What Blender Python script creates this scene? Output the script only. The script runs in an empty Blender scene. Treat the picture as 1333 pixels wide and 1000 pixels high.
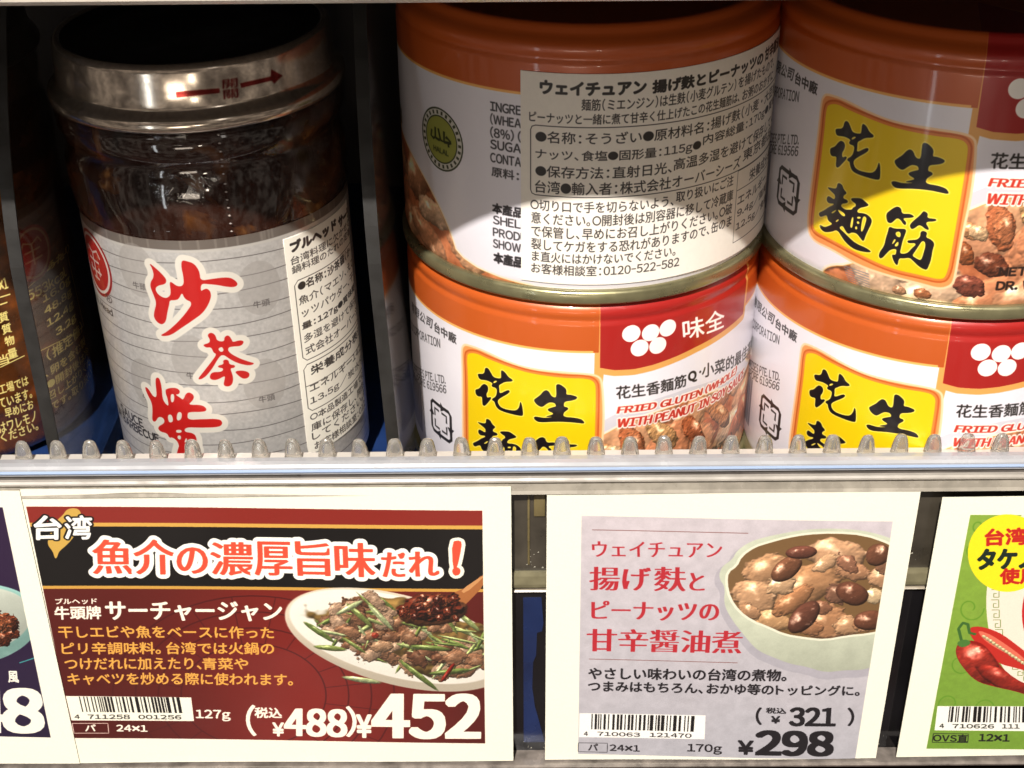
import bpy, math, random
import numpy as np
from math import sin, cos, pi, tan, radians
from mathutils import Matrix, Vector
rng = np.random.default_rng(7); random.seed(7)
S = 0.001                                    # everything below is written in millimetres
sc = bpy.context.scene; C = sc.collection

# ------------------------------------------------------------------ camera
F, AL, ROLL, CH = 1878.68, .5387, -.0078, 198.54
r0 = Vector((1, 0, 0)); u0 = Vector((0, sin(AL), cos(AL))); fw = Vector((0, cos(AL), -sin(AL)))
cr, sr = cos(ROLL), sin(ROLL)
Rv = cr*r0 + sr*u0; Uv = -sr*r0 + cr*u0
cam = bpy.data.cameras.new('camera'); co = bpy.data.objects.new('camera', cam); C.objects.link(co)
cam.sensor_width = 36; cam.lens = F*36/1333; cam.clip_start = .01; cam.clip_end = 60
co.matrix_world = Matrix(((Rv.x, Uv.x, -fw.x, 0), (Rv.y, Uv.y, -fw.y, 0), (Rv.z, Uv.z, -fw.z, CH*S), (0, 0, 0, 1)))
sc.camera = co

# ------------------------------------------------------------------ light of the shop
w = bpy.data.worlds.new('World'); sc.world = w; w.use_nodes = True
nt = w.node_tree; bg = nt.nodes['Background']
tc = nt.nodes.new('ShaderNodeTexCoord'); mp = nt.nodes.new('ShaderNodeMapping'); mp.inputs['Scale'].default_value = (6, 6, 2.2)
nz = nt.nodes.new('ShaderNodeTexNoise'); nz.inputs['Scale'].default_value = 2.2; nz.inputs['Detail'].default_value = 1.5
rp = nt.nodes.new('ShaderNodeValToRGB')
rp.color_ramp.elements[0].position = .44; rp.color_ramp.elements[0].color = (.09, .07, .06, 1)
rp.color_ramp.elements[1].position = .60; rp.color_ramp.elements[1].color = (.95, .82, .70, 1)
nt.links.new(tc.outputs['Generated'], mp.inputs['Vector']); nt.links.new(mp.outputs[0], nz.inputs['Vector'])
nt.links.new(nz.outputs[0], rp.inputs[0]); nt.links.new(rp.outputs[0], bg.inputs['Color'])
bg.inputs['Strength'].default_value = .44

def lamp(name, kind, loc, target, energy, size=.02, size_y=None, col=(1, .96, .905)):
    l = bpy.data.lights.new(name, kind); l.energy = energy; l.color = col
    o = bpy.data.objects.new(name, l); C.objects.link(o); o.location = Vector(loc)
    if kind == 'AREA':
        l.shape = 'RECTANGLE'; l.size = size; l.size_y = size_y or size
    else: l.shadow_soft_size = size
    d = Vector(target) - Vector(loc); o.rotation_euler = d.to_track_quat('-Z', 'Y').to_euler()
    return o
lamp('ceiling_spot', 'POINT', (-.27, -1.15, 1.62), (0, .27, .05), 380, .017)
lamp('ceiling_light', 'AREA', (-.9, -.9, 1.5), (0, .27, .05), 2.2, .16, 1.1)
lamp('ceiling_light', 'AREA', (.75, -1.4, 1.5), (0, .27, .05), 2.2, .14, 1.2)
lamp('added_low_light', 'AREA', (-.62, -.75, -.10), (-.06, .3, .1), .55, .035, .5, (.86, .94, 1))  # low lamps added for glints on the lid and a little fill
lamp('added_low_light', 'AREA', (.10, -1.0, .02), (-.06, .3, .1), .35, .05, .05, (1, .9, .75))
lamp('added_low_light', 'AREA', (-.20, -1.0, -.12), (-.06, .3, .1), 1.1, .30, .12, (1, .88, .74))
vs = sc.view_settings; vs.view_transform = 'Standard'; vs.look = 'None'; vs.exposure = 0; vs.gamma = 1
sc.cycles.transparent_max_bounces = 16

# ------------------------------------------------------------------ photograph rays -> points on the real surfaces
def rays(uv):
    u = np.atleast_2d(np.array(uv, float)) - [666.5, 500]
    x = cr*u[:, 0] + sr*u[:, 1]; y = -sr*u[:, 0] + cr*u[:, 1]
    return np.stack([x, F*cos(AL) - y*sin(AL), -F*sin(AL) - y*cos(AL)], 1)
class PlaneMap:                                # a vertical plane Y = const; mm to canvas pixels
    def __init__(s, Y, X0, z0, k): s.Y, s.X0, s.z0, s.k = Y, X0, z0, k
    def mm(s, uv):
        d = rays(uv); t = s.Y/d[:, 1]; return np.stack([d[:, 0]*t, CH + d[:, 2]*t], 1)
    def __call__(s, uv):
        m = s.mm(uv); return np.stack([(m[:, 0]-s.X0)*s.k, (s.z0-m[:, 1])*s.k], 1)
class CylMap:                                  # the wall of a standing can or jar
    def __init__(s, X, Y, R, z0, ztop, k, s_left, seam=0., tilt=0.):
        s.X, s.Y, s.R, s.z0, s.zt, s.k, s.sl, s.seam, s.t = X, Y, R, z0, ztop, k, s_left, seam, tilt
    def th(s, uv):
        d = rays(uv); o = np.array([-s.X, -s.Y, CH]); c, q = cos(s.t), sin(s.t)
        L = lambda v: np.stack([v[..., 0]*c+v[..., 2]*q, v[..., 1], -v[..., 0]*q+v[..., 2]*c], -1)
        o = L(o); d = L(d); a = d[:, 0]**2+d[:, 1]**2; b = o[0]*d[:, 0]+o[1]*d[:, 1]; c2 = o[0]**2+o[1]**2-s.R**2
        D = np.maximum(b*b-a*c2, 0); t = (-b-np.sqrt(D))/a
        return np.arctan2(o[0]+d[:, 0]*t, -(o[1]+d[:, 1]*t)), o[2]+d[:, 2]*t
    def __call__(s, uv):
        th, z = s.th(uv); return np.stack([(s.R*(th-s.seam)-s.sl)*s.k, (s.zt-(z-s.z0))*s.k], 1)

# ------------------------------------------------------------------ glyph outlines from the built-in font
_gl, _ch = {}, {}
def glyph(ch):
    if ch in _ch: return _ch[ch]
    c = bpy.data.curves.new('g', 'FONT'); c.body = ch; c.resolution_u = 4
    o = bpy.data.objects.new('g', c); C.objects.link(o)
    dg = bpy.context.evaluated_depsgraph_get(); dg.update()
    m = o.evaluated_get(dg).to_mesh()
    n = len(m.vertices); v = np.zeros(n*3); m.vertices.foreach_get('co', v); v = v.reshape(-1, 3)[:, :2]
    L = len(m.loops); li = np.zeros(L, int); m.loops.foreach_get('vertex_index', li)
    ls = np.zeros(len(m.polygons), int); lt = ls.copy()
    m.polygons.foreach_get('loop_start', ls); m.polygons.foreach_get('loop_total', lt)
    nxt = np.arange(L)+1; nxt[ls+lt-1] = ls; a = li; b = li[nxt]
    keep = ~np.isin(a*n+b, b*n+a)
    _ch[ch] = np.stack([v[a[keep]], v[b[keep]]], 1)
    bpy.data.objects.remove(o); bpy.data.curves.remove(c); return _ch[ch]
def glyphs(st):
    """one line of text: full-width forms for latin letters and digits, set tightly by their ink"""
    if st in _gl: return _gl[st]
    pen = 0.; parts = []
    for ch in st:
        if ch == ' ': pen += .30; continue
        o = ord(ch); asc = 33 <= o < 127 and ch not in '¥'
        e = glyph(chr(o+0xFEE0) if asc else ch); lo = e.reshape(-1, 2).min(0); hi = e.reshape(-1, 2).max(0)
        if asc or ch in '¥®×·●○': g = .045 if ch not in '●○' else .02; mid = (lo+hi)/2; e = mid+(e-mid)*{'×': 1.45, '-': (.55, 1.)}.get(ch, 1.) if ch in '×-' else e; lo = e.reshape(-1, 2).min(0); hi = e.reshape(-1, 2).max(0); parts.append(e+[pen-lo[0]+g, 0]); pen += hi[0]-lo[0]+2*g
        elif ch in '：、。（）': wd = .55; parts.append(e+[pen-(lo[0]+hi[0])/2+wd/2 if ch not in '、。' else pen, 0]); pen += wd
        else: parts.append(e+[pen, 0]); pen += 1.
    e = np.concatenate(parts); lo = e.reshape(-1, 2).min(0); hi = e.reshape(-1, 2).max(0); _gl[st] = (e, lo, hi); return _gl[st]

def noise(h, w, cell, seed=0, oct=4):
    g = np.random.default_rng(seed); out = np.zeros((h, w), np.float32); amp = 1; tot = 0
    for _ in range(oct):
        gh, gw = int(h/cell)+3, int(w/cell)+3; r = g.random((gh, gw)).astype(np.float32)
        y = np.arange(h)/cell; x = np.arange(w)/cell; yi = y.astype(int); xi = x.astype(int)
        fy = y-yi; fx = x-xi; fy = (fy*fy*(3-2*fy))[:, None]; fx = (fx*fx*(3-2*fx))[None]
        A = r[yi][:, xi]; B = r[yi][:, xi+1]; D = r[yi+1][:, xi]; E_ = r[yi+1][:, xi+1]
        out += amp*((A*(1-fx)+B*fx)*(1-fy)+(D*(1-fx)+E_*fx)*fy); tot += amp
        amp *= .55; cell = max(cell/2.1, 1.01)
    return out/tot

def chaikin(p, n=2):
    p = np.array(p, float)
    for _ in range(n):
        q = np.roll(p, -1, 0); p = np.stack([.75*p+.25*q, .25*p+.75*q], 1).reshape(-1, 2)
    return p
def subdiv(p, n=8, closed=True):
    p = np.array(p, float); q = np.roll(p, -1, 0)
    if not closed: a, b = p[:-1], p[1:]
    else: a, b = p, q
    t = (np.arange(n)/n)[None, :, None]; r = (a[:, None]*(1-t)+b[:, None]*t).reshape(-1, 2)
    return r if closed else np.vstack([r, p[-1:]])

class Canvas:                                  # one printed sheet, painted in its own flat coordinates
    def __init__(s, name, W, H, col, M=None):
        s.name, s.W, s.H, s.M = name, int(W), int(H), M
        s.a = np.empty((s.H, s.W, 3), np.float32); s.a[:] = np.array(col)/255
    def cover(s, E, ss=4, pad=0):
        pts = E.reshape(-1, 2); x0 = max(int(pts[:, 0].min())-2-pad, 0); x1 = min(int(pts[:, 0].max())+3+pad, s.W)
        y0 = max(int(pts[:, 1].min())-2-pad, 0); y1 = min(int(pts[:, 1].max())+3+pad, s.H)
        if x1 <= x0 or y1 <= y0: return None
        w_, h_ = x1-x0, y1-y0; buf = np.zeros(h_*ss*(w_+2))
        ax, ay, bx, by = E[:, 0, 0]-x0, E[:, 0, 1]-y0, E[:, 1, 0]-x0, E[:, 1, 1]-y0
        k = abs(ay-by) > 1e-9; ax, ay, bx, by = ax[k], ay[k], bx[k], by[k]
        up = ay < by; lo = np.where(up, ay, by); hi = np.where(up, by, ay); sg = np.where(up, 1., -1.)
        j0 = np.maximum(np.ceil(lo*ss-.5), 0).astype(int); j1 = np.minimum(np.ceil(hi*ss-.5), h_*ss).astype(int)
        cnt = np.maximum(j1-j0, 0); tot = int(cnt.sum())
        if tot:
            idx = np.repeat(np.arange(len(cnt)), cnt); off = np.arange(tot)-np.repeat(np.cumsum(cnt)-cnt, cnt)
            j = j0[idx]+off; y = (j+.5)/ss; t = (y-ay[idx])/(by-ay)[idx]; x = np.clip(ax[idx]+t*(bx-ax)[idx], 0, w_+.0)
            xi = np.minimum(x.astype(int), w_); fr = x-xi; base = j*(w_+2)+xi
            buf += np.bincount(base, sg[idx]*(1-fr), len(buf)); buf += np.bincount(np.minimum(base+1, len(buf)-1), sg[idx]*fr, len(buf))
        m = np.minimum(abs(np.cumsum(buf.reshape(h_*ss, w_+2), 1)), 1)[:, :w_]
        return x0, y0, m.reshape(h_, ss, w_).mean(1).astype(np.float32)
    def edges(s, p): p = np.asarray(p, float); return np.stack([p, np.roll(p, -1, 0)], 1)
    def put(s, c, col, alpha=1., clip=None):
        if c is None: return
        x0, y0, m = c; h, w_ = m.shape; m = m[..., None]*alpha
        if clip is not None: m = m*clip[y0:y0+h, x0:x0+w_, None]
        v = s.a[y0:y0+h, x0:x0+w_]; col = np.asarray(col, np.float32)
        if col.ndim == 1: col = col/255
        v += (col-v)*m
    def full(s, c):
        f = np.zeros((s.H, s.W), np.float32)
        if c is not None: x0, y0, m = c; f[y0:y0+m.shape[0], x0:x0+m.shape[1]] = m
        return f
    def dil(s, c, rx, ry=None, n=14, sq=False):
        if c is None: return None
        ry = rx if ry is None else ry; x0, y0, m = c; p = int(max(rx, ry))+2
        X0, Y0 = max(x0-p, 0), max(y0-p, 0); X1, Y1 = min(x0+m.shape[1]+p, s.W), min(y0+m.shape[0]+p, s.H)
        big = np.zeros((Y1-Y0+2*p+2, X1-X0+2*p+2), np.float32)
        oy, ox = y0-Y0+p, x0-X0+p; big[oy:oy+m.shape[0], ox:ox+m.shape[1]] = m
        n = max(n, int(5*max(rx, ry))); H, W = Y1-Y0, X1-X0; out = big[p:p+H, p:p+W].copy(); rings = [1.] if max(rx, ry) < 2.5 else ([.5, 1.] if max(rx, ry) < 6 else [.33, .66, 1.])
        for q in rings:
            for i in range(n):
                dx, dy = rx*q*cos(2*pi*i/n), ry*q*sin(2*pi*i/n)
                if sq: u_ = max(abs(cos(2*pi*i/n)), abs(sin(2*pi*i/n))); dx /= u_; dy /= u_
                fx, fy = math.floor(dx), math.floor(dy); gx, gy = dx-fx, dy-fy
                A = lambda a, b: big[p+fy+b:p+fy+b+H, p+fx+a:p+fx+a+W]
                v = (A(0, 0)*(1-gx)+A(1, 0)*gx)*(1-gy)+(A(0, 1)*(1-gx)+A(1, 1)*gx)*gy
                np.maximum(out, v, out)
        return X0, Y0, out
    # everything below takes photograph points; s.M lands them on the surface
    def poly(s, p, col, alpha=1., smooth=0, n=6, clip=None, grow=0, M=None):
        p = chaikin(p, smooth) if smooth else subdiv(p, n)
        c = s.cover(s.edges((M or s.M)(p)))
        if grow: c = s.dil(c, grow)
        s.put(c, col, alpha, clip); return c
    def line(s, p, wd, col, alpha=1., M=None, clip=None, closed=False, raw=False):
        q = np.array(p, float) if raw else (M or s.M)(subdiv(p, 6, closed))
        if closed: q = np.vstack([q, q[:1]])
        d = np.gradient(q, axis=0); d /= np.maximum(np.hypot(d[:, 0], d[:, 1]), 1e-6)[:, None]
        nrm = np.stack([-d[:, 1], d[:, 0]], 1)*wd/2
        a, b = q+nrm, q-nrm
        E = np.stack([np.stack([a[:-1], a[1:]], 1), np.stack([a[1:], b[1:]], 1), np.stack([b[1:], b[:-1]], 1), np.stack([b[:-1], a[:-1]], 1)], 1).reshape(-1, 2, 2)
        s.put(s.cover(E), col, alpha, clip)
    def text(s, st, bl, br, tl, col, wt=0., wy=None, out=None, alpha=1., M=None, level=False, clip=None, shear=0., frac=1., sq=False):
        """bl, br, tl: ink box corners. level: br only fixes the far end along the wall."""
        M = M or s.M; e, lo, hi = glyphs(st)
        B, T = M([bl])[0], M([tl])[0]
        if isinstance(br, (int, float)): Rr = np.array([B[0]+br*s.M.k, B[1]])
        else: Rr = M([br])[0]
        if level: Rr = np.array([Rr[0], B[1]]); T = np.array([B[0], T[1]])
        n = (e-lo)/(hi-lo); n = n.copy(); n[..., 0] += shear*n[..., 1]*np.hypot(*(T-B))/max(np.hypot(*(Rr-B)), 1e-6)
        E = B+n[..., :1]*(Rr-B)/frac+n[..., 1:]*(T-B)
        c = s.cover(E)
        if c is None: return
        if out: s.put(s.dil(c, out[1]+wt), out[0], alpha, clip)
        if wy and wy < 0:                      # thin horizontals, as in a book face
            x0, y0, m = c; k = -wy; f = int(k); g_ = k-f; p = np.pad(m, ((f+1, f+1), (0, 0))); h_ = m.shape[0]
            up_ = p[f+1-f:f+1-f+h_]*(1-g_)+p[f-f:f-f+h_]*g_; dn = p[f+1+f:f+1+f+h_]*(1-g_)+p[min(f+2+f, 2*f+2):][:h_]*g_
            c = (x0, y0, np.minimum(m, np.minimum(up_, dn))); wy = .15
        if wt or wy: c = s.dil(c, wt, wt if wy is None else wy, 16 if sq else 10, sq)
        s.put(c, col, alpha, clip)
    def rawtext(s, st, x, y, w_, h_, col, wt=0.):
        e, lo, hi = glyphs(st); n = (e-lo)/(hi-lo); c = s.cover(np.stack([x+n[..., 0]*w_, y-n[..., 1]*h_], -1))
        s.put(s.dil(c, wt) if wt else c, col)
    def blob(s, c0, rx, ry, ang, col, rough=.25, spec=.5, seed=1, clip=None, tex=.35, M=None, dark=.45, edge=.08, grain=.12):
        M = M or s.M; a = radians(ang)
        P = M([c0, (c0[0]+rx*cos(a), c0[1]+rx*sin(a)), (c0[0]-ry*sin(a), c0[1]+ry*cos(a))]); ux, uy = P[1]-P[0], P[2]-P[0]
        ext = np.abs(np.array([ux, uy])).sum(0)*1.35+2
        x0, y0 = np.maximum((P[0]-ext).astype(int), 0); x1 = min(int(P[0][0]+ext[0]), s.W); y1 = min(int(P[0][1]+ext[1]), s.H)
        if x1-x0 < 2 or y1-y0 < 2: return
        X, Y = np.meshgrid(np.arange(x0, x1)-P[0][0], np.arange(y0, y1)-P[0][1]); det = ux[0]*uy[1]-ux[1]*uy[0]
        A = (X*uy[1]-Y*uy[0])/det; B = (Y*ux[0]-X*ux[1])/det
        size = np.hypot(*ux)+np.hypot(*uy); nb = noise(y1-y0, x1-x0, max(size*.22, 3), seed, 3)-.5; nf = noise(y1-y0, x1-x0, max(size*.17, 2), seed+99, 3)-.5
        r = np.sqrt(A*A+B*B)*(1+rough*2*nb); m = np.clip((1-r)/edge, 0, 1); m = m*m*(3-2*m)
        hgt = np.sqrt(np.clip(1-r*r, 0, 1))+tex*nf*1.6
        gy, gx = np.gradient(hgt*size*.25); sh = np.clip(.62+.75*(-gx*-.45-gy*-.8)*1., 0, 1.3); sh = dark+(1-dark)*sh
        cc = np.array(col)/255*sh[..., None]*(1+grain*3*nf[..., None])
        ao = np.clip((r-.68)/.32, 0, 1); cc = cc*(1-.42*ao*ao*(dark < .7))[..., None]
        sp = np.clip(1-np.hypot(A+.28+nb*.6, B+.38+nf*.8)*2.3, 0, 1)**1.5*spec+np.clip(nf-.22, 0, 1)*spec*2.
        cc = np.clip(cc+sp[..., None]*np.array([1, .96, .88]), 0, 1)
        s.put((x0, y0, m.astype(np.float32)), cc.astype(np.float32), 1, clip)
    def barcode(s, p, seed, col=(25, 22, 22)):   # p: corners TL TR BR BL in photo points, the bars fill them
        g = random.Random(seed); p = np.array(p, float); x = 0; wd = []
        while x < 95: a = g.choice([1, 1, 1, 2, 2, 3]); b = g.choice([1, 1, 2, 2, 3]); wd.append((x, min(x+a, 95))); x += a+b
        for a, b in wd:
            a, b = a/95, b/95
            s.poly([p[0]+(p[1]-p[0])*a, p[0]+(p[1]-p[0])*b, p[3]+(p[2]-p[3])*b, p[3]+(p[2]-p[3])*a], col, n=1)
    def image(s):
        im = bpy.data.images.new(s.name, s.W, s.H); px = np.ones((s.H, s.W, 4), np.float32)
        px[..., :3] = np.clip(s.a[::-1], 0, 1); im.pixels.foreach_set(px.ravel()); im.update(); im.pack(); return im

# ------------------------------------------------------------------ materials
def mat(name, col=(.5, .5, .5), rough=.5, metal=0., coat=0., img=None, bump=0., bscale=900., var=0., vscale=60., spec=.5, trans=0.):
    m = bpy.data.materials.new(name); m.use_nodes = True; t = m.node_tree; b = t.nodes['Principled BSDF']
    b.inputs['Base Color'].default_value = (*col, 1); b.inputs['Roughness'].default_value = rough; b.inputs['Metallic'].default_value = metal
    b.inputs['Coat Weight'].default_value = coat; b.inputs['Coat Roughness'].default_value = .08; b.inputs['Specular IOR Level'].default_value = spec
    b.inputs['Transmission Weight'].default_value = trans
    tc = t.nodes.new('ShaderNodeTexCoord'); src = None
    if img:
        i = t.nodes.new('ShaderNodeTexImage'); i.image = img; i.interpolation = 'Cubic'; i.extension = 'EXTEND'
        t.links.new(tc.outputs['UV'], i.inputs['Vector']); src = i.outputs['Color']
    if var:
        n = t.nodes.new('ShaderNodeTexNoise'); n.inputs['Scale'].default_value = vscale; n.inputs['Detail'].default_value = 6
        t.links.new(tc.outputs['Object'], n.inputs['Vector'])
        mx = t.nodes.new('ShaderNodeMix'); mx.data_type = 'RGBA'; mx.blend_type = 'MULTIPLY'; mx.inputs[0].default_value = 1
        r = t.nodes.new('ShaderNodeValToRGB'); r.color_ramp.elements[0].position = .3; r.color_ramp.elements[1].position = .7
        r.color_ramp.elements[0].color = (1-var, 1-var, 1-var, 1); t.links.new(n.outputs[0], r.inputs[0])
        if src: t.links.new(src, mx.inputs['A'])
        else: mx.inputs['A'].default_value = (*col, 1)
        t.links.new(r.outputs[0], mx.inputs['B']); src = mx.outputs['Result']
        mr = t.nodes.new('ShaderNodeMapRange'); mr.inputs[1].default_value = .3; mr.inputs[2].default_value = .7
        mr.inputs[3].default_value = rough*.75; mr.inputs[4].default_value = min(rough*1.35+.02, 1)
        t.links.new(n.outputs[0], mr.inputs[0]); t.links.new(mr.outputs[0], b.inputs['Roughness'])
    if src: t.links.new(src, b.inputs['Base Color'])
    if bump:
        n = t.nodes.new('ShaderNodeTexNoise'); n.inputs['Scale'].default_value = bscale; n.inputs['Detail'].default_value = 4
        t.links.new(tc.outputs['Object'], n.inputs['Vector']); bp = t.nodes.new('ShaderNodeBump')
        bp.inputs['Strength'].default_value = bump; bp.inputs['Distance'].default_value = .0004
        t.links.new(n.outputs[0], bp.inputs['Height']); t.links.new(bp.outputs[0], b.inputs['Normal'])
    return m
def clear(name, tint=(1, 1, 1), rough=.05, gloss=1., haze=0., hazecol=(.6, .55, .5), bump=0., bscale=120., dust=False, base=.05):
    """thin clear plastic: see-through with mirror at grazing angles and a little milkiness"""
    m = bpy.data.materials.new(name); m.use_nodes = True; t = m.node_tree; t.nodes.clear(); N = t.nodes.new; Lk = t.links.new
    out = N('ShaderNodeOutputMaterial'); tr = N('ShaderNodeBsdfTransparent'); tr.inputs[0].default_value = (*tint, 1)
    gl = N('ShaderNodeBsdfGlossy'); gl.inputs['Roughness'].default_value = rough; gl.inputs['Color'].default_value = (gloss,)*3+(1,)
    lw = N('ShaderNodeLayerWeight'); lw.inputs[0].default_value = .5; pw = N('ShaderNodeMath'); pw.operation = 'POWER'; pw.inputs[1].default_value = 4.5
    fr = N('ShaderNodeMath'); fr.operation = 'MULTIPLY_ADD'; fr.inputs[1].default_value = .92; fr.inputs[2].default_value = base
    Lk(lw.outputs['Facing'], pw.inputs[0]); Lk(pw.outputs[0], fr.inputs[0]); mx = N('ShaderNodeMixShader'); tc = N('ShaderNodeTexCoord')
    Lk(fr.outputs[0], mx.inputs[0]); Lk(gl.outputs[0], mx.inputs[2])
    if haze or dust:
        df = N('ShaderNodeBsdfDiffuse'); df.inputs[0].default_value = (*hazecol, 1); m2 = N('ShaderNodeMixShader'); m2.inputs[0].default_value = haze
        Lk(tr.outputs[0], m2.inputs[1]); Lk(df.outputs[0], m2.inputs[2]); Lk(m2.outputs[0], mx.inputs[1])
        if dust:
            n = N('ShaderNodeTexNoise'); n.inputs['Scale'].default_value = 2600; n.inputs['Detail'].default_value = 3
            n2 = N('ShaderNodeTexNoise'); n2.inputs['Scale'].default_value = 70; n2.inputs['Detail'].default_value = 4
            Lk(tc.outputs['Object'], n.inputs[0]); Lk(tc.outputs['Object'], n2.inputs[0])
            r = N('ShaderNodeMapRange'); r.inputs[1].default_value = .60; r.inputs[2].default_value = .72; r.inputs[4].default_value = .75
            Lk(n.outputs[0], r.inputs[0]); mm = N('ShaderNodeMath'); mm.operation = 'MULTIPLY'; Lk(r.outputs[0], mm.inputs[0]); Lk(n2.outputs[0], mm.inputs[1])
            ad = N('ShaderNodeMath'); ad.operation = 'ADD'; ad.inputs[1].default_value = haze; Lk(mm.outputs[0], ad.inputs[0]); Lk(ad.outputs[0], m2.inputs[0])
    else: Lk(tr.outputs[0], mx.inputs[1])
    if bump:
        n = N('ShaderNodeTexNoise'); n.inputs['Scale'].default_value = bscale; n.inputs['Detail'].default_value = 5; n.inputs['Distortion'].default_value = 1.2
        Lk(tc.outputs['Object'], n.inputs[0]); bp = N('ShaderNodeBump'); bp.inputs['Strength'].default_value = bump; bp.inputs['Distance'].default_value = .002
        Lk(n.outputs[0], bp.inputs['Height']); Lk(bp.outputs[0], gl.inputs['Normal']); Lk(bp.outputs[0], lw.inputs['Normal'])
    Lk(mx.outputs[0], out.inputs[0]); return m

# ------------------------------------------------------------------ mesh helpers (millimetres in, metres out)
def link(name, me, m=None, parent=None, smooth=True):
    if m: me.materials.append(m)
    if smooth: me.polygons.foreach_set('use_smooth', [True]*len(me.polygons))
    o = bpy.data.objects.new(name, me); C.objects.link(o)
    if parent: o.parent = parent
    return o
def mesh(name, V, Fc, uv=None):
    me = bpy.data.meshes.new(name); me.from_pydata([(x*S, y*S, z*S) for x, y, z in V], [], Fc)
    if uv is not None:
        l = me.uv_layers.new(name='UVMap')
        for p in me.polygons:
            for k in p.loop_indices: l.data[k].uv = uv[me.loops[k].vertex_index]
    return me
def lathe(prof, seg=128, a0=None, a1=None, ufun=None, vfun=None, wob=None):
    """prof: list of (radius, z). angle 0 faces the viewer (-Y), positive to the right (+X)"""
    full = a0 is None; a0 = -pi if full else a0; a1 = pi if full else a1
    V, Fc, UV = [], [], []; n = len(prof)
    for i in range(seg+1):
        t = a0+(a1-a0)*i/seg
        for r, z in prof:
            rr = r+(wob(t, z) if wob else 0)
            V.append((rr*sin(t), -rr*cos(t), z)); UV.append((ufun(t) if ufun else i/seg, vfun(z) if vfun else 0))
    for i in range(seg):
        for j in range(n-1):
            a = i*n+j; Fc.append((a, a+n, a+n+1, a+1))
    me = mesh('m', V, Fc, UV)
    return me
def box(x0, x1, y0, y1, z0, z1, bev=0.):
    import bmesh
    bm = bmesh.new(); bmesh.ops.create_cube(bm, size=1)
    for v in bm.verts: v.co = Vector((((x0+x1)/2+v.co.x*(x1-x0))*S, ((y0+y1)/2+v.co.y*(y1-y0))*S, ((z0+z1)/2+v.co.z*(z1-z0))*S))
    if bev: bmesh.ops.bevel(bm, geom=list(bm.edges), offset=bev*S, segments=3, profile=.5, affect='EDGES')
    me = bpy.data.meshes.new('box'); bm.to_mesh(me); bm.free(); return me
def extrude_x(prof, x0, x1, seg=1):            # prof: closed (y, z) outline swept along X
    n = len(prof); V = []; Fc = []
    for i in range(seg+1):
        x = x0+(x1-x0)*i/seg
        V += [(x, y, z) for y, z in prof]
    for i in range(seg):
        for j in range(n): a = i*n+j; b = i*n+(j+1) % n; Fc.append((a, b, b+n, a+n))
    Fc.append(tuple(range(n))[::-1]); Fc.append(tuple(range(seg*n, seg*n+n)))
    return mesh('x', V, Fc)
def tag(o, label=None, cat=None, group=None, kind=None):
    if label: o['label'] = label
    if cat: o['category'] = cat
    if group: o['group'] = group
    if kind: o['kind'] = kind
    return o
def empty(name, X, Y, Z, tilt=0, ry=0.):
    o = bpy.data.objects.new(name, None); C.objects.link(o); o.empty_display_size = .01
    o.location = (X*S, Y*S, Z*S); o.rotation_euler = (0, ry, 0); return o

# ------------------------------------------------------------------ the shelf (setting)
M_floor = mat('blue_shelf_paint', (.012, .035, .13), .35, var=.5, vscale=90)
M_dark = mat('dark_steel', (.11, .095, .085), .55, var=.3, vscale=40)
M_up = mat('upper_shelf_paint', (.12, .108, .098), .6, var=.2)
tag(link('shelf_board', box(-420, 420, 263.5, 470, -3, 0), M_floor, smooth=False), kind='structure')
tag(link('back_wall', box(-420, 420, 470, 474, -120, 200), M_dark, smooth=False), kind='structure')
tag(link('side_light_block', box(-424, -420, 220, 470, -120, 200), M_dark, smooth=False), kind='structure')  # unseen side panels added to keep stray light from leaking in
tag(link('side_light_block', box(420, 424, 220, 470, -120, 200), M_dark, smooth=False), kind='structure')
tag(link('upper_shelf', box(-420, 420, 223.5, 470, 136, 150), M_up, smooth=False), kind='structure')
tag(link('lower_floor', box(-420, 420, 150, 470, -124, -120), mat('lower_goods_dark', (.05, .018, .012), .6, var=.7, vscale=30), smooth=False), kind='structure')

# clear plastic edge of the shelf above
M_rail_up = mat('pale_rail_plastic', (.62, .56, .48), .35, coat=.5, var=.1, vscale=300)
t = tag(empty('upper_price_rail', 0, 220, 135), 'pale plastic price rail on the edge of the shelf above, along the top', 'price rail')
link('rail_face', extrude_x([(0, .35), (-.7, .9), (-.7, 38), (3, 38), (3, 0), (1, 0)], -420, 420), M_rail_up, t, smooth=False)
link('rail_lip', extrude_x([(-1.6, 1.3), (-1.6, 2.6), (-.72, 2.9), (-.72, 1.0)], -420, 420), mat('rail_lip_plastic', (.5, .44, .37), .3, var=.2, vscale=200), t, smooth=False)

# the price rail that holds the cards
ZR = 0
P_face = mat('rail_grey_plastic', (.355, .352, .362), .22, coat=.7, var=.12, vscale=120)
P_beige = clear('rail_clear_beige', (.80, .74, .62), .12, 1., haze=.42, hazecol=(.62, .55, .46))
P_line = mat('rail_dark_groove', (.10, .085, .075), .35, var=.5, vscale=160)
P_olive = mat('rail_olive_plastic', (.20, .175, .10), .4, coat=.3, var=.3, vscale=300)
P_glass = mat('rail_smoky_back', (.008, .007, .008), .12, coat=.2, var=.5, vscale=70)
rail = tag(empty('price_rail', 0, 258, -64), 'clear grey plastic rail along the shelf edge that holds the four price cards', 'price rail')
def rp_(name, prof, m, x0=-420, x1=420, smooth=False):
    return link(name, extrude_x([(y-258, z+64) for y, z in prof], x0, x1), m, rail, smooth=smooth)
rp_('top_lip', [(259.4, 25.3), (259.1, 25.7), (257.6, 25.75), (256.6, 25.5), (256.15, 24.9), (256.1, 23.3), (257.5, 22.9), (259.4, 22.9)], P_face, smooth=False)
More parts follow.
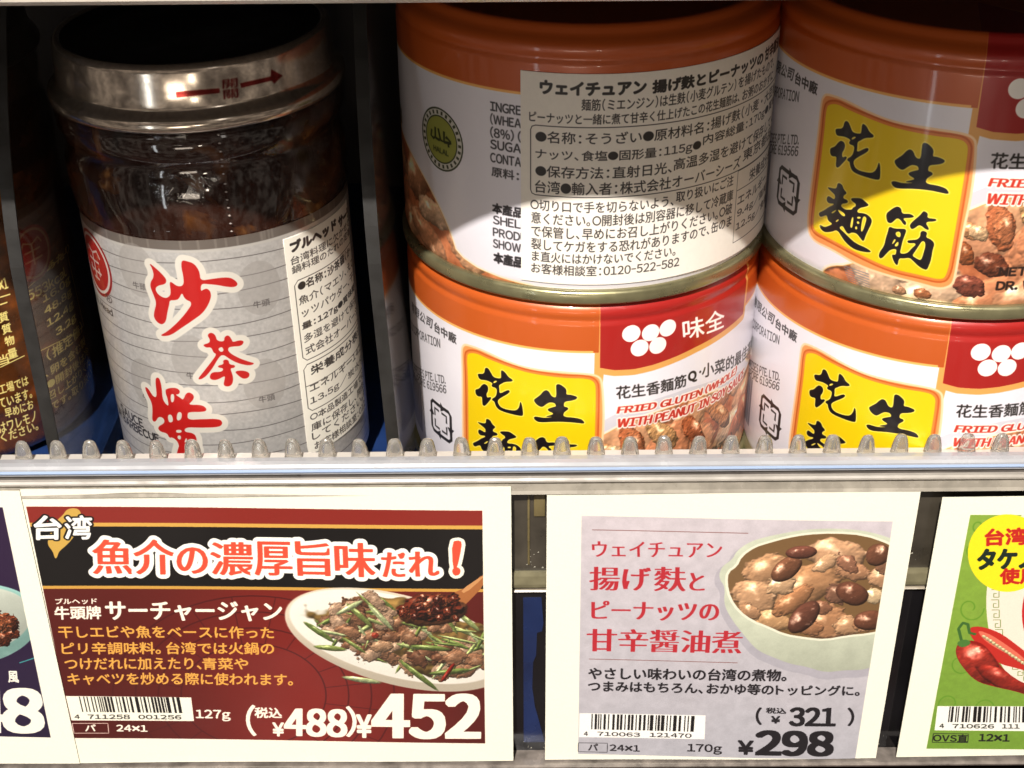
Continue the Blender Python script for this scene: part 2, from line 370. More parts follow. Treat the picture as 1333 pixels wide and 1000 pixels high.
rp_('blue_bead', [(255.85, 24.5), (255.7, 24.15), (255.85, 23.8), (256.4, 23.8), (256.4, 24.5)], mat('bead_blue_grey', (.32, .41, .58), .15, coat=1.))
rp_('groove', [(256.9, 22.9), (256.9, 21.6), (262, 21.6), (262, 22.9)], P_line)
rp_('bead', [(256.0, 21.9), (255.6, 21.5), (255.6, 21.1), (256.0, 20.7), (257.5, 20.7), (257.5, 21.9)], mat('bead_beige', (.42, .38, .33), .2, coat=.8, var=.2, vscale=200))
rp_('clear_hood', [(256.6, 20.7), (256.4, 18.3), (256.0, 17.6), (258, 17.6), (258.6, 20.7)], mat('hood_beige', (.36, .32, .26), .25, coat=.8, var=.35, vscale=230))
rp_('back_panel', [(260.5, 21.6), (260.5, -66), (262.5, -66), (262.5, 21.6)], P_glass)
rp_('brown_band', [(259.6, 18), (259.6, -6.0), (260.5, -6.0), (260.5, 18)], mat('rail_brown_plastic', (.055, .045, .032), .3, coat=.6, var=.55, vscale=140))
rp_('olive_band', [(258.9, -6.0), (258.7, -7), (258.7, -9.4), (258.9, -10.4), (260.5, -10.4), (260.5, -6.0)], P_olive)
rp_('rib', [(259.2, -11.4), (258.9, -11.7), (259.2, -12.0), (260.5, -12.0), (260.5, -11.4)], mat('rib_plastic', (.32, .27, .2), .25, coat=.8))
rp_('bottom_lip', [(255.2, -62.6), (254.9, -63.2), (255.2, -63.9), (262.5, -64.2), (262.5, -63.0)], mat('lip_smoky', (.26, .22, .19), .2, coat=.8, var=.6, vscale=260))
# vertical clips in the card gaps, and a blue patch painting the reflection there
M_amber = mat('clip_amber', (.17, .13, .055), .3, coat=.6, var=.4, vscale=200)
M_blue = mat('reflected_blue', (.010, .025, .10), .25, coat=.5, var=.6, vscale=55)
for x0, x1 in ((2, 9.5), (81, 89)):
    link('clip', box(x0+1.2, x0+1.7, 259.1-258, 259.59-258, -4+64, 17+64, .1), M_amber, rail)
    link('clip', box(x1-1.6, x1-1.1, 259.1-258, 259.59-258, -4+64, 17+64, .1), M_amber, rail)
    link('clip_head', box(x0+2.6, x1-2.4, 259.0-258, 259.59-258, 9.5+64, 17.4+64, .15), M_amber, rail)
pb = [(2.2, -14.5), (6.4, -14.5), (6.9, -22), (6.6, -24.5), (5.4, -25), (5.2, -32), (4.5, -34), (4.3, -42), (4.9, -48), (6.6, -56), (7.4, -60), (2.2, -60)]
nb_ = len(pb); V = [(x, 260.3-258, z+64) for x, z in pb]+[(x, 260.49-258, z+64) for x, z in pb]
link('blue_reflection', mesh('b', V, [tuple(range(nb_))[::-1], tuple(range(nb_, 2*nb_))]+[(i, (i+1) % nb_, nb_+(i+1) % nb_, nb_+i) for i in range(nb_)]), M_blue, rail, smooth=False)
g = random.Random(4)
V, Fc = [], []
for k in range(70):                           # glue crumbs and dust caught in the gaps
    x = g.choice([g.uniform(2, 9.6), g.uniform(80, 91)]); z = g.choice([g.gauss(-3.4, 1.6), g.gauss(-60.5, 1.5)]); q = g.uniform(.08, .32)
    if z > -5.9 or z < -12: y = (259.55 if z > -5.9 else 260.45)-258
    else: continue
    z += 64; b = len(V); V += [(x-q, y, z-q*.6), (x+q*.8, y, z-q*.3), (x+q*.3, y, z+q), (x, y-q*.6, z)]; Fc += [(b, b+1, b+3), (b+1, b+2, b+3), (b+2, b, b+3)]
tag(link('dust', mesh('d', V, Fc), mat('crumb', (.4, .37, .3), .2, coat=1), rail, smooth=False), kind='stuff')

# comb of ribbed teeth on top of the rail
M_tooth = mat('tooth_plastic', (.86, .81, .73), .14, coat=.5, trans=.86)
comb = tag(empty('comb_strip', 0, 260, 22), 'row of short ribbed beige plastic teeth standing along the shelf edge', 'shelf comb')
def tooth_mesh():
    V, Fc = [], []; n = 28; lv = [(0, 1.02), (3.4, .96), (5.6, .82), (6.9, .68), (7.6, .52), (7.9, .32), (8.0, .1)]
    for z, k in lv:
        for i in range(n):
            a = 2*pi*i/n; rb = 1+(.11 if i % 2 else -.07)*(1 if i % 3 else .5)
            V.append((1.88*k*rb*abs(cos(a))**.8*(1 if cos(a) > 0 else -1), 1.15*k*rb*abs(sin(a))**.8*(1 if sin(a) > 0 else -1), z))
    for j in range(len(lv)-1):
        for i in range(n): a = j*n+i; b = j*n+(i+1) % n; Fc.append((a, b, b+n, a+n))
    Fc.append(tuple(range((len(lv)-1)*n, len(lv)*n)))
    me = mesh('tooth', V, Fc); me.materials.append(M_tooth); me.polygons.foreach_set('use_smooth', [True]*len(me.polygons)); return me
tm = tooth_mesh()
for k in range(-16, 18):
    o = bpy.data.objects.new('tooth', tm); C.objects.link(o); o.parent = comb
    jit = g.uniform(-.12, .12); o.location = ((3.55+7.28*k+jit)*S, 0, -.2*S); o.rotation_euler = (g.uniform(-.03, .03), g.uniform(-.03, .03), g.uniform(-.2, .2))
link('comb_base', box(-420, 420, -.55, 1.9, -.3, 3.1), mat('comb_base_plastic', (.5, .46, .41), .3, coat=.4), comb, smooth=False)

# ================================================================== cans
RC, HC, KC = 41.5, 56.9, 10
SL = RC*radians(-112); CW = 2*pi*RC
def canmap(X, Y, z0, seam): return CylMap(X, Y, RC, z0, 60, KC, SL, seam)
POS = [(16.97, 310.66), (98.96, 302.38)]
s_lm = CylMap(*POS[0], RC, 0, 60, KC, 0).th([(780, 440)])[0][0]
s_lr = CylMap(*POS[1], RC, 0, 60, KC, 0).th([(1235, 440)])[0][0]
s_ur = CylMap(*POS[1], RC, HC, 60, KC, 0).th([(1276, 120)])[0][0]
s_um = radians(-155)
LM, LR, UR, UM = canmap(*POS[0], 0, s_lm), canmap(*POS[1], 0, s_lr), canmap(*POS[1], HC, s_ur), canmap(*POS[0], HC, s_um)
cv = Canvas('can_print', CW*KC, 60*KC, (229, 224, 230), UR)
q = lambda x, z: ((x-SL)*KC, (60-z)*KC)        # (mm from the red seam, height) -> canvas
def raw(cvs, pts, col, alpha=1., smooth=0, clip=None, grow=0):
    p = chaikin(pts, smooth) if smooth else np.array(pts, float); c = cvs.cover(cvs.edges(p))
    if grow: c = cvs.dil(c, grow)
    cvs.put(c, col, alpha, clip); return c
cv.a *= (1+.03*(noise(cv.H, cv.W, 160, 3)-.5))[..., None]
# orange band over the shoulder with its gold edge
raw(cv, [q(-90, 45.2), q(190, 45.2), q(190, 45.9), q(-90, 45.9)], (238, 178, 96))
raw(cv, [q(-90, 45.75), q(190, 45.75), q(190, 61), q(-90, 61)], (187, 84, 28))
# picture of the braised gluten and peanuts
fr = UM([(519, 158), (531, 190), (549, 225), (568, 262), (585, 300), (597, 340)])
top = LM([(788, 566), (806, 556), (830, 546), (862, 534), (900, 520), (935, 508), (964, 497)])
food = np.vstack([[q(-2, 22)], top, [q(57, 27.5)], [fr[0]+(-60, -40)], fr, [q(110, 2)], [q(-28, 2)], [q(-26, 5.5)], [q(-20, 7.5)]])
food = chaikin(food, 2)
swo = raw(cv, np.vstack([top+np.array([-10, -30]), top[::-1]+np.array([0, 4])]), (186, 182, 190), .5, grow=4)
raw(cv, food, (240, 226, 206), grow=7); raw(cv, food, (222, 170, 92), grow=2)
fm = cv.full(cv.cover(cv.edges(food)))
raw(cv, food, (200, 118, 76))
cv.a += ((noise(cv.H, cv.W, 26, 11)-.5)*.42*fm)[..., None]*np.array([1, .8, .6], np.float32)
gg = random.Random(12); idm = lambda p: np.atleast_2d(np.array(p, float))
fx0, fx1 = q(-28, 0)[0], q(92, 0)[0]
for k in range(84):
    x = gg.uniform(fx0, fx1); y = gg.uniform(q(0, 34)[1], 575)
    cv.blob((x, y), gg.uniform(52, 104), gg.uniform(32, 58), gg.uniform(-50, 50), gg.choice([(244, 178, 130), (232, 150, 104), (250, 204, 164), (216, 126, 82), (240, 166, 120), (204, 114, 76)]), .26, .6, k, fm, .12, M=idm, dark=.58, edge=.12, grain=.08)
for c0, r_, ang, col, md in (((1303, 296), 30, 80, (205, 116, 72), UR), ((1262, 300), 17, 20, (226, 158, 104), UR), ((1255, 330), 17, 60, (170, 92, 50), UR), ((1290, 345), 24, 10, (128, 66, 42), UR),
                             ((1262, 372), 22, 15, (150, 78, 58), UR), ((1170, 378), 10, 15, (208, 150, 110), UR), ((1200, 383), 12, 10, (196, 120, 76), UR),
                             ((826, 578), 18, 70, (214, 128, 82), LM), ((862, 566), 22, 30, (226, 168, 110), LM), ((902, 560), 19, 60, (198, 108, 66), LM), ((938, 540), 18, 60, (214, 140, 88), LM), ((800, 588), 12, 10, (238, 190, 140), LM)):
    cv.blob(c0, r_, r_*.68, ang, col, .22, .7, int(c0[0]), fm, .28, M=md, dark=.42)
# red logo block
raw(cv, np.vstack([[q(0, 61)], [q(0, 35.5)], LM([(781, 482), (800, 485), (826, 483.5), (850, 478), (880, 467), (905, 455), (934, 439), (952, 426), (967, 412)]), [q(LM([(972, 380)])[0][0]/KC+SL, 61)]]), (222, 160, 84), grow=9)
rb = np.vstack([[q(0, 61)], LM([(781, 479), (800, 482), (826, 480.5), (850, 475), (880, 464), (905, 452), (934, 436), (952, 423), (967, 409)]), [q(LM([(972, 380)])[0][0]/KC+SL, 61)]])
raw(cv, [q(0, 61), q(0, 45.3), q(-1.2, 45.3), q(-1.2, 61)], (187, 84, 28)); raw(cv, rb, (162, 30, 26))
x_end = rb[-1][0]/KC+SL
for cx, cy in ((821.8, 434.4), (847, 433.3), (869.3, 427.2), (832.6, 453.2), (856.3, 449.9)):
    c = LM([(cx, cy)])[0]; raw(cv, [(c[0]+20.5*cos(a*.2), c[1]+20.5*sin(a*.2)) for a in range(32)], (246, 240, 232))
cv.text('味全', (890, 443.5), (943, 426), (888, 417), (248, 242, 236), 1., M=LM)
# yellow panel
cz = lambda L: [(1050+x/3.7037, 120+y/3.7037) for x, y in L]
outer = cz([(100, 15), (180, 42), (300, 105), (420, 152), (600, 182), (740, 203), (800, 222), (812, 262), (792, 480), (742, 700), (708, 900), (690, 932), (640, 945), (560, 922), (400, 882), (250, 832), (120, 752), (30, 712), (5, 650), (20, 500), (60, 200), (75, 50), (85, 25)])
inner = cz([(112, 58), (150, 58), (200, 85), (330, 140), (430, 175), (600, 210), (740, 225), (775, 250), (778, 290), (745, 500), (700, 760), (675, 890), (640, 905), (560, 885), (400, 850), (250, 780), (100, 700), (40, 670), (30, 640), (50, 480), (85, 200), (95, 75)])
for gr, co_ in ((5, (246, 206, 160)), (0, (234, 150, 84))): cv.poly(outer, co_, smooth=2, grow=gr)
cv.poly(inner, (196, 92, 34), smooth=2, grow=9); cv.poly(inner, (222, 128, 54), smooth=2, grow=5); cv.poly(inner, (232, 196, 14), smooth=2)
def brush(pts, holes, ox, oy, sc_, col, M=None, out=None, cvs=None, hb=None):
    cvs = cvs or cv; M = M or cvs.M
    f = lambda L: M(chaikin([(ox+x/sc_, oy+y/sc_) for x, y in L], 2))
    tot = None; ms = [cvs.full(cvs.cover(cvs.edges(f(p)))) for p in pts]; m = np.max(ms, 0)
    for h in holes: m = m*(1-cvs.full(cvs.cover(cvs.edges(f(h)))))
    ys, xs = np.where(m > 0); a = (xs.min(), ys.min(), m[ys.min():ys.max()+1, xs.min():xs.max()+1])
    if out: cvs.put(cvs.dil(a, out[1], n=20), out[0])
    cvs.put(a, col)
INK = (26, 20, 22); halo = ((250, 226, 90), 2.5)
brush([[(272,300),(285,275),(372,278),(395,175),(440,180),(470,250),(500,330),(600,345),(612,320),(620,225),(640,210),(685,250),(715,320),(780,365),(760,395),(660,395),(600,430),(560,450),(560,520),(550,590),(680,522),(712,540),(690,580),(560,650),(510,690),(510,740),(540,800),(620,835),(740,855),(790,830),(820,780),(840,705),(858,760),(858,880),(850,940),(800,940),(680,908),(560,868),(490,825),(465,760),(460,705),(430,695),(430,665),(480,640),(510,590),(525,500),(460,480),(450,455),(475,425),(440,400),(380,375),(290,370)],
       [(205,545),(220,525),(270,510),(310,455),(350,430),(390,455),(402,500),(385,555),(360,590),(362,655),(410,635),(428,655),(370,725),(305,790),(278,765),(285,690),(290,635),(230,638),(205,600)]], [[(478,418),(505,380),(550,383),(512,415)]], 1060, 140, 10, INK, UR, halo)
brush([[(138,495),(180,465),(250,420),(300,365),(345,342),(388,370),(415,450),(470,475),(490,440),(500,330),(508,270),(540,257),(590,280),(658,355),(635,440),(690,440),(780,475),(803,500),(770,530),(690,545),(600,550),(580,590),(580,630),(625,640),(645,670),(600,700),(560,725),(545,790),(700,815),(780,840),(825,865),(855,915),(830,927),(740,908),(600,878),(400,858),(180,858),(120,822),(98,772),(130,758),(170,765),(260,790),(410,780),(285,775),(300,762),(400,740),(400,720),(345,690),(322,660),(350,640),(430,620),(460,615),(455,575),(430,555),(370,545),(320,570),(260,612),(220,607),(165,560)]], [], 1150, 160, 10, INK, UR, halo)
brush([[(268,142),(290,140),(350,155),(390,155),(400,92),(425,82),(465,110),(480,165),(528,215),(480,245),(475,285),(530,305),(540,335),(500,350),(465,350),(440,385),(500,430),(540,430),(590,430),(600,405),(640,385),(640,355),(580,310),(580,282),(630,278),(715,283),(780,340),(813,370),(780,390),(680,410),(650,470),(740,475),(800,500),(845,550),(848,600),(810,680),(770,760),(740,855),(690,790),(650,740),(590,725),(540,752),(500,700),(470,640),(440,650),(425,670),(480,720),(560,800),(640,870),(780,930),(850,982),(780,988),(640,958),(540,892),(470,810),(400,690),(330,718),(240,727),(190,692),(163,640),(185,628),(230,660),(290,640),(340,615),(275,575),(265,500),(225,510),(185,528),(158,500),(163,468),(220,445),(290,395),(350,370),(355,350),(290,348),(263,320),(260,280),(280,252),(310,265),(355,300),(370,280),(370,240),(330,200)]],
      [[(310,475),(380,430),(388,440),(345,478)], [(400,430),(430,435),(505,490),(492,524),(440,490)], [(375,580),(420,550),(412,575),(385,592)], [(588,528),(612,528),(595,670),(562,662)], [(655,523),(705,523),(700,547),(658,547)], [(648,590),(670,578),(692,605),(665,622)], [(628,655),(652,643),(662,680),(635,692)], [(733,513),(778,528),(774,580),(732,712),(705,717),(710,640)]], 1050, 230, 10, INK, UR, halo)
brush([[(233,190),(265,155),(340,100),(385,88),(430,110),(440,185),(530,182),(580,200),(605,228),(530,240),(465,240),(460,260),(497,290),(492,333),(460,325),(420,260),(375,240),(330,285),(290,312),(245,290)],
       [(545,320),(600,265),(680,200),(715,152),(740,152),(783,185),(765,240),(870,248),(898,268),(860,285),(740,290),(793,375),(785,398),(740,380),(700,345),(660,330),(610,370),(570,388),(545,360)],
       [(268,365),(290,352),(340,378),(470,378),(497,395),(490,430),(450,530),(430,620),(410,700),(470,705),(520,690),(560,640),(620,590),(610,565),(560,570),(513,562),(510,533),(560,525),(640,520),(680,480),(680,420),(720,402),(773,430),(750,490),(800,510),(850,545),(863,590),(840,650),(820,780),(790,860),(770,908),(735,913),(660,872),(590,802),(540,755),(460,767),(400,762),(387,848),(365,853),(330,800),(303,712),(355,720),(365,690),(370,640),(290,650),(240,700),(190,757),(155,768),(137,735),(150,680),(210,600),(230,500),(260,410)]],
      [[(352,425),(420,412),(424,492),(370,482)], [(345,508),(364,530),(308,590),(320,550)], [(336,602),(390,538),(398,580),(375,612)], [(738,546),(748,600),(720,700),(690,792),(640,772),(572,732),(600,690),(660,600),(700,538)]], 1130, 260, 10, INK, UR, halo)
# lines under the panel, back-of-can text, recycling mark, bar code
for k in range(7): cv.line([(1098+k*.8, 346+k*3.1), (1131+k*.2, 357+k*3.6)], 1.6, (120, 122, 132), M=UR)
bk = (38, 34, 36)
cv.text('有限公司', (536, 403), (562, 428), (536, 391), bk, .5, M=LM)
cv.text('台中廠', (565.5, 431), (594, 449), (565.5, 418.5), bk, .7, M=LM, level=True)
cv.text('FOOD CORPORATION', (530.5, 424), (573, 453), (530.5, 413), bk, .2, M=LM, level=False)
cv.text('ENTERPRISES PTE. LTD.', (529.5, 478), (580, 500), (529.5, 468), bk, .2, M=LM)
cv.text('SINGAPORE 619566', (530, 489), (581, 512.5), (530, 479), bk, .2, M=LM)
b0 = LM([(541, 490)])[0]
for k in range(22):
    x = b0[0]-70+k*5.6; raw(cv, [(x, b0[1]), (x+(1.5, 2.6, 3.6)[k*7 % 3], b0[1]), (x+(1.5, 2.6, 3.6)[k*7 % 3], b0[1]+130), (x, b0[1]+130)], (70, 66, 82))
cr5 = lambda x, y: (440+x/3.125, 300+y/3.125)
mk = LM([cr5(417, 776)])[0]; sd = 82
for k in range(4):
    c_, s_ = cos(k*pi/2), sin(k*pi/2); rt = lambda L: [(mk[0]+sd*(x*c_-y*s_), mk[1]+sd*(x*s_+y*c_)) for x, y in L]
    cv.line(rt([(-.5, -.02), (-.5, -.40), (-.40, -.5), (.04, -.5)]), 9, bk, raw=True); raw(cv, rt([(.02, -.64), (.24, -.48), (.02, -.34)]), bk); cv.line(rt([(-.30, -.06), (-.30, -.30), (-.06, -.30)]), 6, bk, raw=True)
# text beside the logo
cx6 = lambda x, y: (520+x/2.777, 330+y/2.777)
cv.text('花生香麵筋', cx6(785, 527), cx6(1036, 480), cx6(783, 481), (34, 28, 26), .6, M=LM, level=False)
cv.text('Q', cx6(1046, 470), cx6(1074, 460), cx6(1044, 432), (34, 28, 26), 1.5, M=LM)
cv.text('·小菜的最佳選擇', cx6(1084, 452), cx6(1292, 340), cx6(1084, 402), (34, 28, 26), .6, M=LM)
wr = ((248, 236, 226), 2.6)
cv.text('FRIED GLUTEN (WHOLE)', cx6(786, 582), cx6(1216, 436), cx6(785, 551), (196, 52, 36), 1.7, .4, wr, M=LM, shear=.25)
cv.text('WITH PEANUT IN SOY SAUCE', cx6(785, 630), cx6(1242, 446), cx6(783, 599), (196, 52, 36), 1.7, .4, wr, M=LM, shear=.25)
cb = UR([(1299, 363)])[0]; ct = UR([(1299, 347)])[0]; ce = LM([(953, 560)])[0]
for st, dy, fr_ in (('NET WT. 6 OZ (170g)', 0, 1.), ('DR. WT. 4.1 OZ (115g)', (UR([(1304, 381)])[0]-cb)[1], 1.)):
    e, lo, hi = glyphs(st); n = (e-lo)/(hi-lo); wd = (ce-cb)[0]
    c = cv.cover(np.stack([cb[0]+n[..., 0]*wd, cb[1]+dy+n[..., 1]*(ct-cb)[1]], -1)); cv.put(cv.dil(c, 1.3), (44, 28, 22))
# back side of the can: halal mark and ingredients
hc = UM([(573, 181.6)])[0]; hr = abs(UM([(573, 141)])[0][1]-hc[1])
circ = lambda c, r_: [(c[0]+r_*cos(a*.15), c[1]+r_*sin(a*.15)) for a in range(42)]
raw(cv, circ(hc, hr), (48, 52, 30)); raw(cv, circ(hc, hr*.95), (206, 202, 190)); raw(cv, circ(hc, hr*.76), (48, 52, 30)); raw(cv, circ(hc, hr*.72), (150, 152, 70))
for k in range(26):
    a = k*2*pi/26; c = hc+np.array([cos(a), sin(a)])*hr*.855
    t_ = np.array([-sin(a), cos(a)])*3; r_ = np.array([cos(a), sin(a)])*4; raw(cv, [c-t_-r_, c+t_-r_, c+t_+r_, c-t_+r_], (60, 62, 44))
h_ = lambda L: [hc+np.array([x*.95, y*.75-.08])*hr*.62 for x, y in L]
for L in ([(-.72, -.35), (-.8, .1), (-.6, .22), (-.42, .1), (-.4, -.6)], [(-.4, .12), (-.1, .18), (0, .05), (-.15, -.6)], [(0, .12), (.3, .18), (.32, -.55)], [(.3, .18), (.55, .14), (.8, .0), (.5, -.22), (.45, -.1)], [(.85, .05), (.62, .2), (.66, .42)]):
    cv.line(chaikin(h_(L), 0) if 0 else h_(L), 6, (36, 42, 20), raw=True)
e, lo, hi = glyphs('HALAL'); n = (e-lo)/(hi-lo)
cv.put(cv.dil(cv.cover(np.stack([hc[0]-hr*.36+n[..., 0]*hr*.72, hc[1]+hr*.44-n[..., 1]*hr*.16], -1)), .6), (36, 42, 20))
c5 = lambda x, y: (620+x/3.124, 60+y/3.124)
for st, y, b in (('INGRE', 262, 0), ('(WHEA', 318, 0), ('(8%) (', 372, 0), ('SUGA', 416, 0), ('CONTA', 470, 0)):
    cv.text(st, c5(57, y), c5(181, y+6), c5(57, y-(46 if '(' in st else 37)), bk, .45, M=UM, level=True)
cv.text('原料：', c5(62, 528), c5(172, 530), c5(62, 490), bk, .45, M=UM, level=True)
cv.text('本產品', c5(66, 678), c5(187, 690), c5(66, 637), bk, 1.2, M=UM, level=True)
for st, y in (('SHELF', 722), ('PRODU', 772), ('SHOWN', 818)): cv.text(st, c5(68, y), c5(206, y+5), c5(68, y-34), bk, .45, M=UM, level=True)
cv.text('本產品', c5(72, 880), c5(187, 892), c5(72, 838), bk, 1.6, M=UM, level=True)
for x in (0, 0): pass
IM_can = cv.image()
M_can = mat('can_print', img=IM_can, rough=.36, metal=.10, coat=.35, bump=.03, bscale=700)
M_seam = mat('can_seam_lacquer', (.34, .31, .17), .3, metal=.75, coat=.3, var=.15, vscale=250)
M_lid = mat('can_lid_metal', (.30, .28, .18), .35, metal=.8)

def make_can(X, Y, z, seam, label, first=None):
    t = tag(empty('food_can', X, Y, z), label, 'can', 'stacked cans of fried gluten with peanuts')
    a0 = seam+SL/RC
    # 0.3 = seam sits on the shelf; profile of the drawn body from the seam up over the shoulder
    prof = [(40.9, 3.1), (41.2, 3.9), (41.5, 5.2), (41.5, 20), (41.5, 35), (41.5, 45.6), (41.5, 51.4), (41.45, 52.0), (41.2, 52.5), (41.12, 52.9), (41.2, 53.3), (41.36, 53.9), (41.4, 54.6), (41.25, 55.3), (40.8, 56.0), (40.1, 56.6), (39.5, 57.1), (39.2, 57.6), (38.95, 58.2), (38.5, 58.8), (37.8, 59.1), (37.2, 58.7), (36.9, 57.6), (36.3, 54.5), (35.2, 53.9), (20, 53.9), (.01, 53.9)]
    link('body', lathe(prof, 160, a0, a0+2*pi, None, lambda zz: min(max(zz, 0), 60)/60), M_can, t)
    link('seam_rim', lathe([(38.4, 4.4), (38.9, .5), (39.6, .06), (41.3, .02), (42.0, .35), (42.25, .9), (42.25, 2.6), (42.0, 3.15), (41.4, 3.4), (40.8, 3.45)], 160), M_seam, t)
    link('bottom_lid', lathe([(.01, 4.3), (20, 4.3), (34, 4.2), (38.4, 4.4)][::1], 96), M_lid, t)
    return t
make_can(*POS[0], 0, s_lm, 'can with red logo block standing right under the can with the large white sticker')
top_can = make_can(*POS[0], HC, s_um, 'can turned to its back, showing green halal mark and large white ingredient sticker')
make_can(*POS[1], 0, s_lr, 'lower can of the right stack, its yellow panel cut off by the shelf teeth')
make_can(*POS[1], HC, s_ur, 'upper can of the right stack, its yellow panel with all four black characters visible')

# ------------------------------------------------------------------ white ingredient sticker on the upper middle can
KS = 14
th0, zt = UM.th([c5(181, 97)]); _, zb = UM.th([c5(187, 948)]); th0 = th0[0]; ztop, zbot = zt[0], zb[0]; th1 = radians(74)
SM = CylMap(*POS[0], RC, 0, ztop, KS, 0, seam=th0)
st = Canvas('can_sticker', (th1-th0)*RC*KS, (ztop-zbot)*KS, (232, 224, 212), SM)
st.a *= (1+.03*(noise(st.H, st.W, 12, 5)-.5))[..., None]
T = (44, 38, 36)
def tl(s_, x, y, ty, xr, yr, wt=.35, cs=None, cm=None, tcol=T, f=None): (cs or st).text(s_, (f or c5)(x, y), (f or c5)(xr, yr), (f or c5)(x, ty), tcol, wt, level=True)
tl('ウェイチュアン', 262, 190, 138, 688, 180, 2.3); tl('揚げ麩とピーナッツの', 716, 190, 140, 1162, 50, 2.0); tl('甘辛醤油', 1168, 62, 12, 1222, 10, 1.8)
tl('麺筋（ミエンジン）は生麩（小麦グルテン）', 428, 262, 214, 1052, 175); tl('を揚げたもので、', 1062, 172, 128, 1204, 90)
tl('ピーナッツと一緒に煮て甘辛く仕上げたこの花生麺筋は、', 217, 305, 262, 1066, 225); tl('お粥のおかずに', 1078, 222, 180, 1200, 150)
tl('●名称：そうざい●原材料名：', 242, 388, 340, 942, 345); tl('揚げ麩（小麦・大豆を', 950, 340, 292, 1204, 222)
tl('ナッツ、食塩●固形量：115g●', 242, 462, 414, 910, 412); tl('内容総量：170g●賞味期', 918, 408, 362, 1203, 285)
tl('●保存方法：直射日光、', 242, 527, 480, 792, 508); tl('高温多湿を避けて保存してくだ', 800, 505, 458, 1203, 345)
tl('台湾●輸入者：株式会社オーバーシーズ', 240, 592, 542, 1070, 480); tl('東京都品川', 1080, 470, 425, 1200, 400)
tl('○切り口で手を切らないよう、', 222, 662, 617, 800, 640); tl('取り扱いにご注', 810, 635, 592, 1040, 575)
tl('意ください。○開封後は別容器に移して冷蔵庫', 225, 717, 670, 1040, 615)
tl('で保管し、早めにお召し上がりください。○破', 225, 770, 724, 1036, 665)
tl('裂してケガをする恐れがありますので、缶のま', 225, 822, 777, 1034, 715)
tl('ま直火にはかけないでください。', 228, 870, 828, 808, 835)
tl('お客様相談室：0120-522-582', 225, 918, 876, 822, 890)
P = lambda L: [c5(*p) for p in L]
z_a = st.M([c5(222, 318)])[0]; z_b = st.M([c5(222, 600)])[0]
st.line([(st.W, z_a[1]), (z_a[0]+14, z_a[1]), (z_a[0]+4, z_a[1]+4), (z_a[0], z_a[1]+14), (z_a[0], z_b[1]-14), (z_a[0]+4, z_b[1]-4), (z_a[0]+14, z_b[1]), (st.W, z_b[1])], 2.6, T, raw=True)
z_c = st.M([c5(1062, 507)])[0]; z_d = st.M([c5(1036, 800)])[0]; z_e = st.M([c5(1052, 590)])[0]
st.line([(st.W, z_c[1]), (z_c[0], z_c[1]), (z_c[0], z_d[1]), (st.W, z_d[1])], 2.6, T, raw=True); st.line([(z_c[0], z_e[1]), (st.W, z_e[1])], 2, T, raw=True)
tl('栄養成分表示', 1105, 548, 505, 1200, 480); tl('エネルギー', 1058, 648, 608, 1166, 580); tl('9.4g／脂質', 1056, 702, 664, 1166, 640); tl('12.5g／食塩', 1050, 756, 720, 1164, 690)
def sticker_mesh(R, t0, t1, z1, z0, curl=0., n=64, m=24):
    V, Fc, UV = [], [], []
    for i in range(n+1):
        for j in range(m+1):
            u, v = i/n, j/m; a = t0+(t1-t0)*u; c = curl*max(0, (u-.35)/.65)**1*max(0, (1-v)-.82)/.18 if curl else 0
            rr = R+.20+c*1.0+.07*sin(9*u)*sin(7*v); V.append((rr*sin(a), -rr*cos(a), z0+(z1-z0)*v)); UV.append((u, v))
    for i in range(n):
        for j in range(m): a = i*(m+1)+j; Fc.append((a, a+m+1, a+m+2, a+1))
    rim = [i*(m+1) for i in range(n+1)]+[n*(m+1)+j for j in range(1, m+1)]+[i*(m+1)+m for i in range(n-1, -1, -1)]+[j for j in range(m-1, 0, -1)]
    b = len(V)
    for k in rim:
        x, y, z = V[k]; q_ = (R-.05)/math.hypot(x, y); V += [(x, y, z), (x*q_, y*q_, z)]; UV += [UV[k], UV[k]]
    for k in range(len(rim)): a2 = (k+1) % len(rim); Fc.append((b+2*k, b+2*k+1, b+2*a2+1, b+2*a2))
    return mesh('sticker', V, Fc, UV)
M_st = mat('sticker_paper', img=st.image(), rough=.55, bump=.05, bscale=500)
link('sticker', sticker_mesh(RC, th0, th1, ztop-HC, zbot-HC, .25), M_st, top_can)

# ================================================================== big jar of sauce
JX, JY, JT, JR = -64.99, 300.4, .019, 29.89
jar = tag(empty('sauce_jar', JX, JY, 0, ry=-JT), 'large jar of dark sauce with metal lid and grey label with red brush characters', 'jar')
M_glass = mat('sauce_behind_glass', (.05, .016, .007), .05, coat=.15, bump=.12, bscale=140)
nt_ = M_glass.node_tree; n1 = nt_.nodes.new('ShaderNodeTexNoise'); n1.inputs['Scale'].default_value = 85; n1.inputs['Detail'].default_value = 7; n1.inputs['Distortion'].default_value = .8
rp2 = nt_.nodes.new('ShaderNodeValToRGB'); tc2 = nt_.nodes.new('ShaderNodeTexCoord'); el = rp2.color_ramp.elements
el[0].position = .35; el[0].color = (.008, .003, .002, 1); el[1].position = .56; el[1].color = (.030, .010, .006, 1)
e3 = el.new(.63); e3.color = (.09, .033, .010, 1); e4 = el.new(.74); e4.color = (.34, .15, .04, 1)  # amber stops paint in light glowing through the sauce and its oil film
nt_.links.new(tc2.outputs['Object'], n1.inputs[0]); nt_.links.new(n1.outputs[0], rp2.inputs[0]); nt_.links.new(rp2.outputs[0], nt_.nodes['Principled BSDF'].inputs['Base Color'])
wob = lambda t, z: .12*sin(3*t+z*.3)
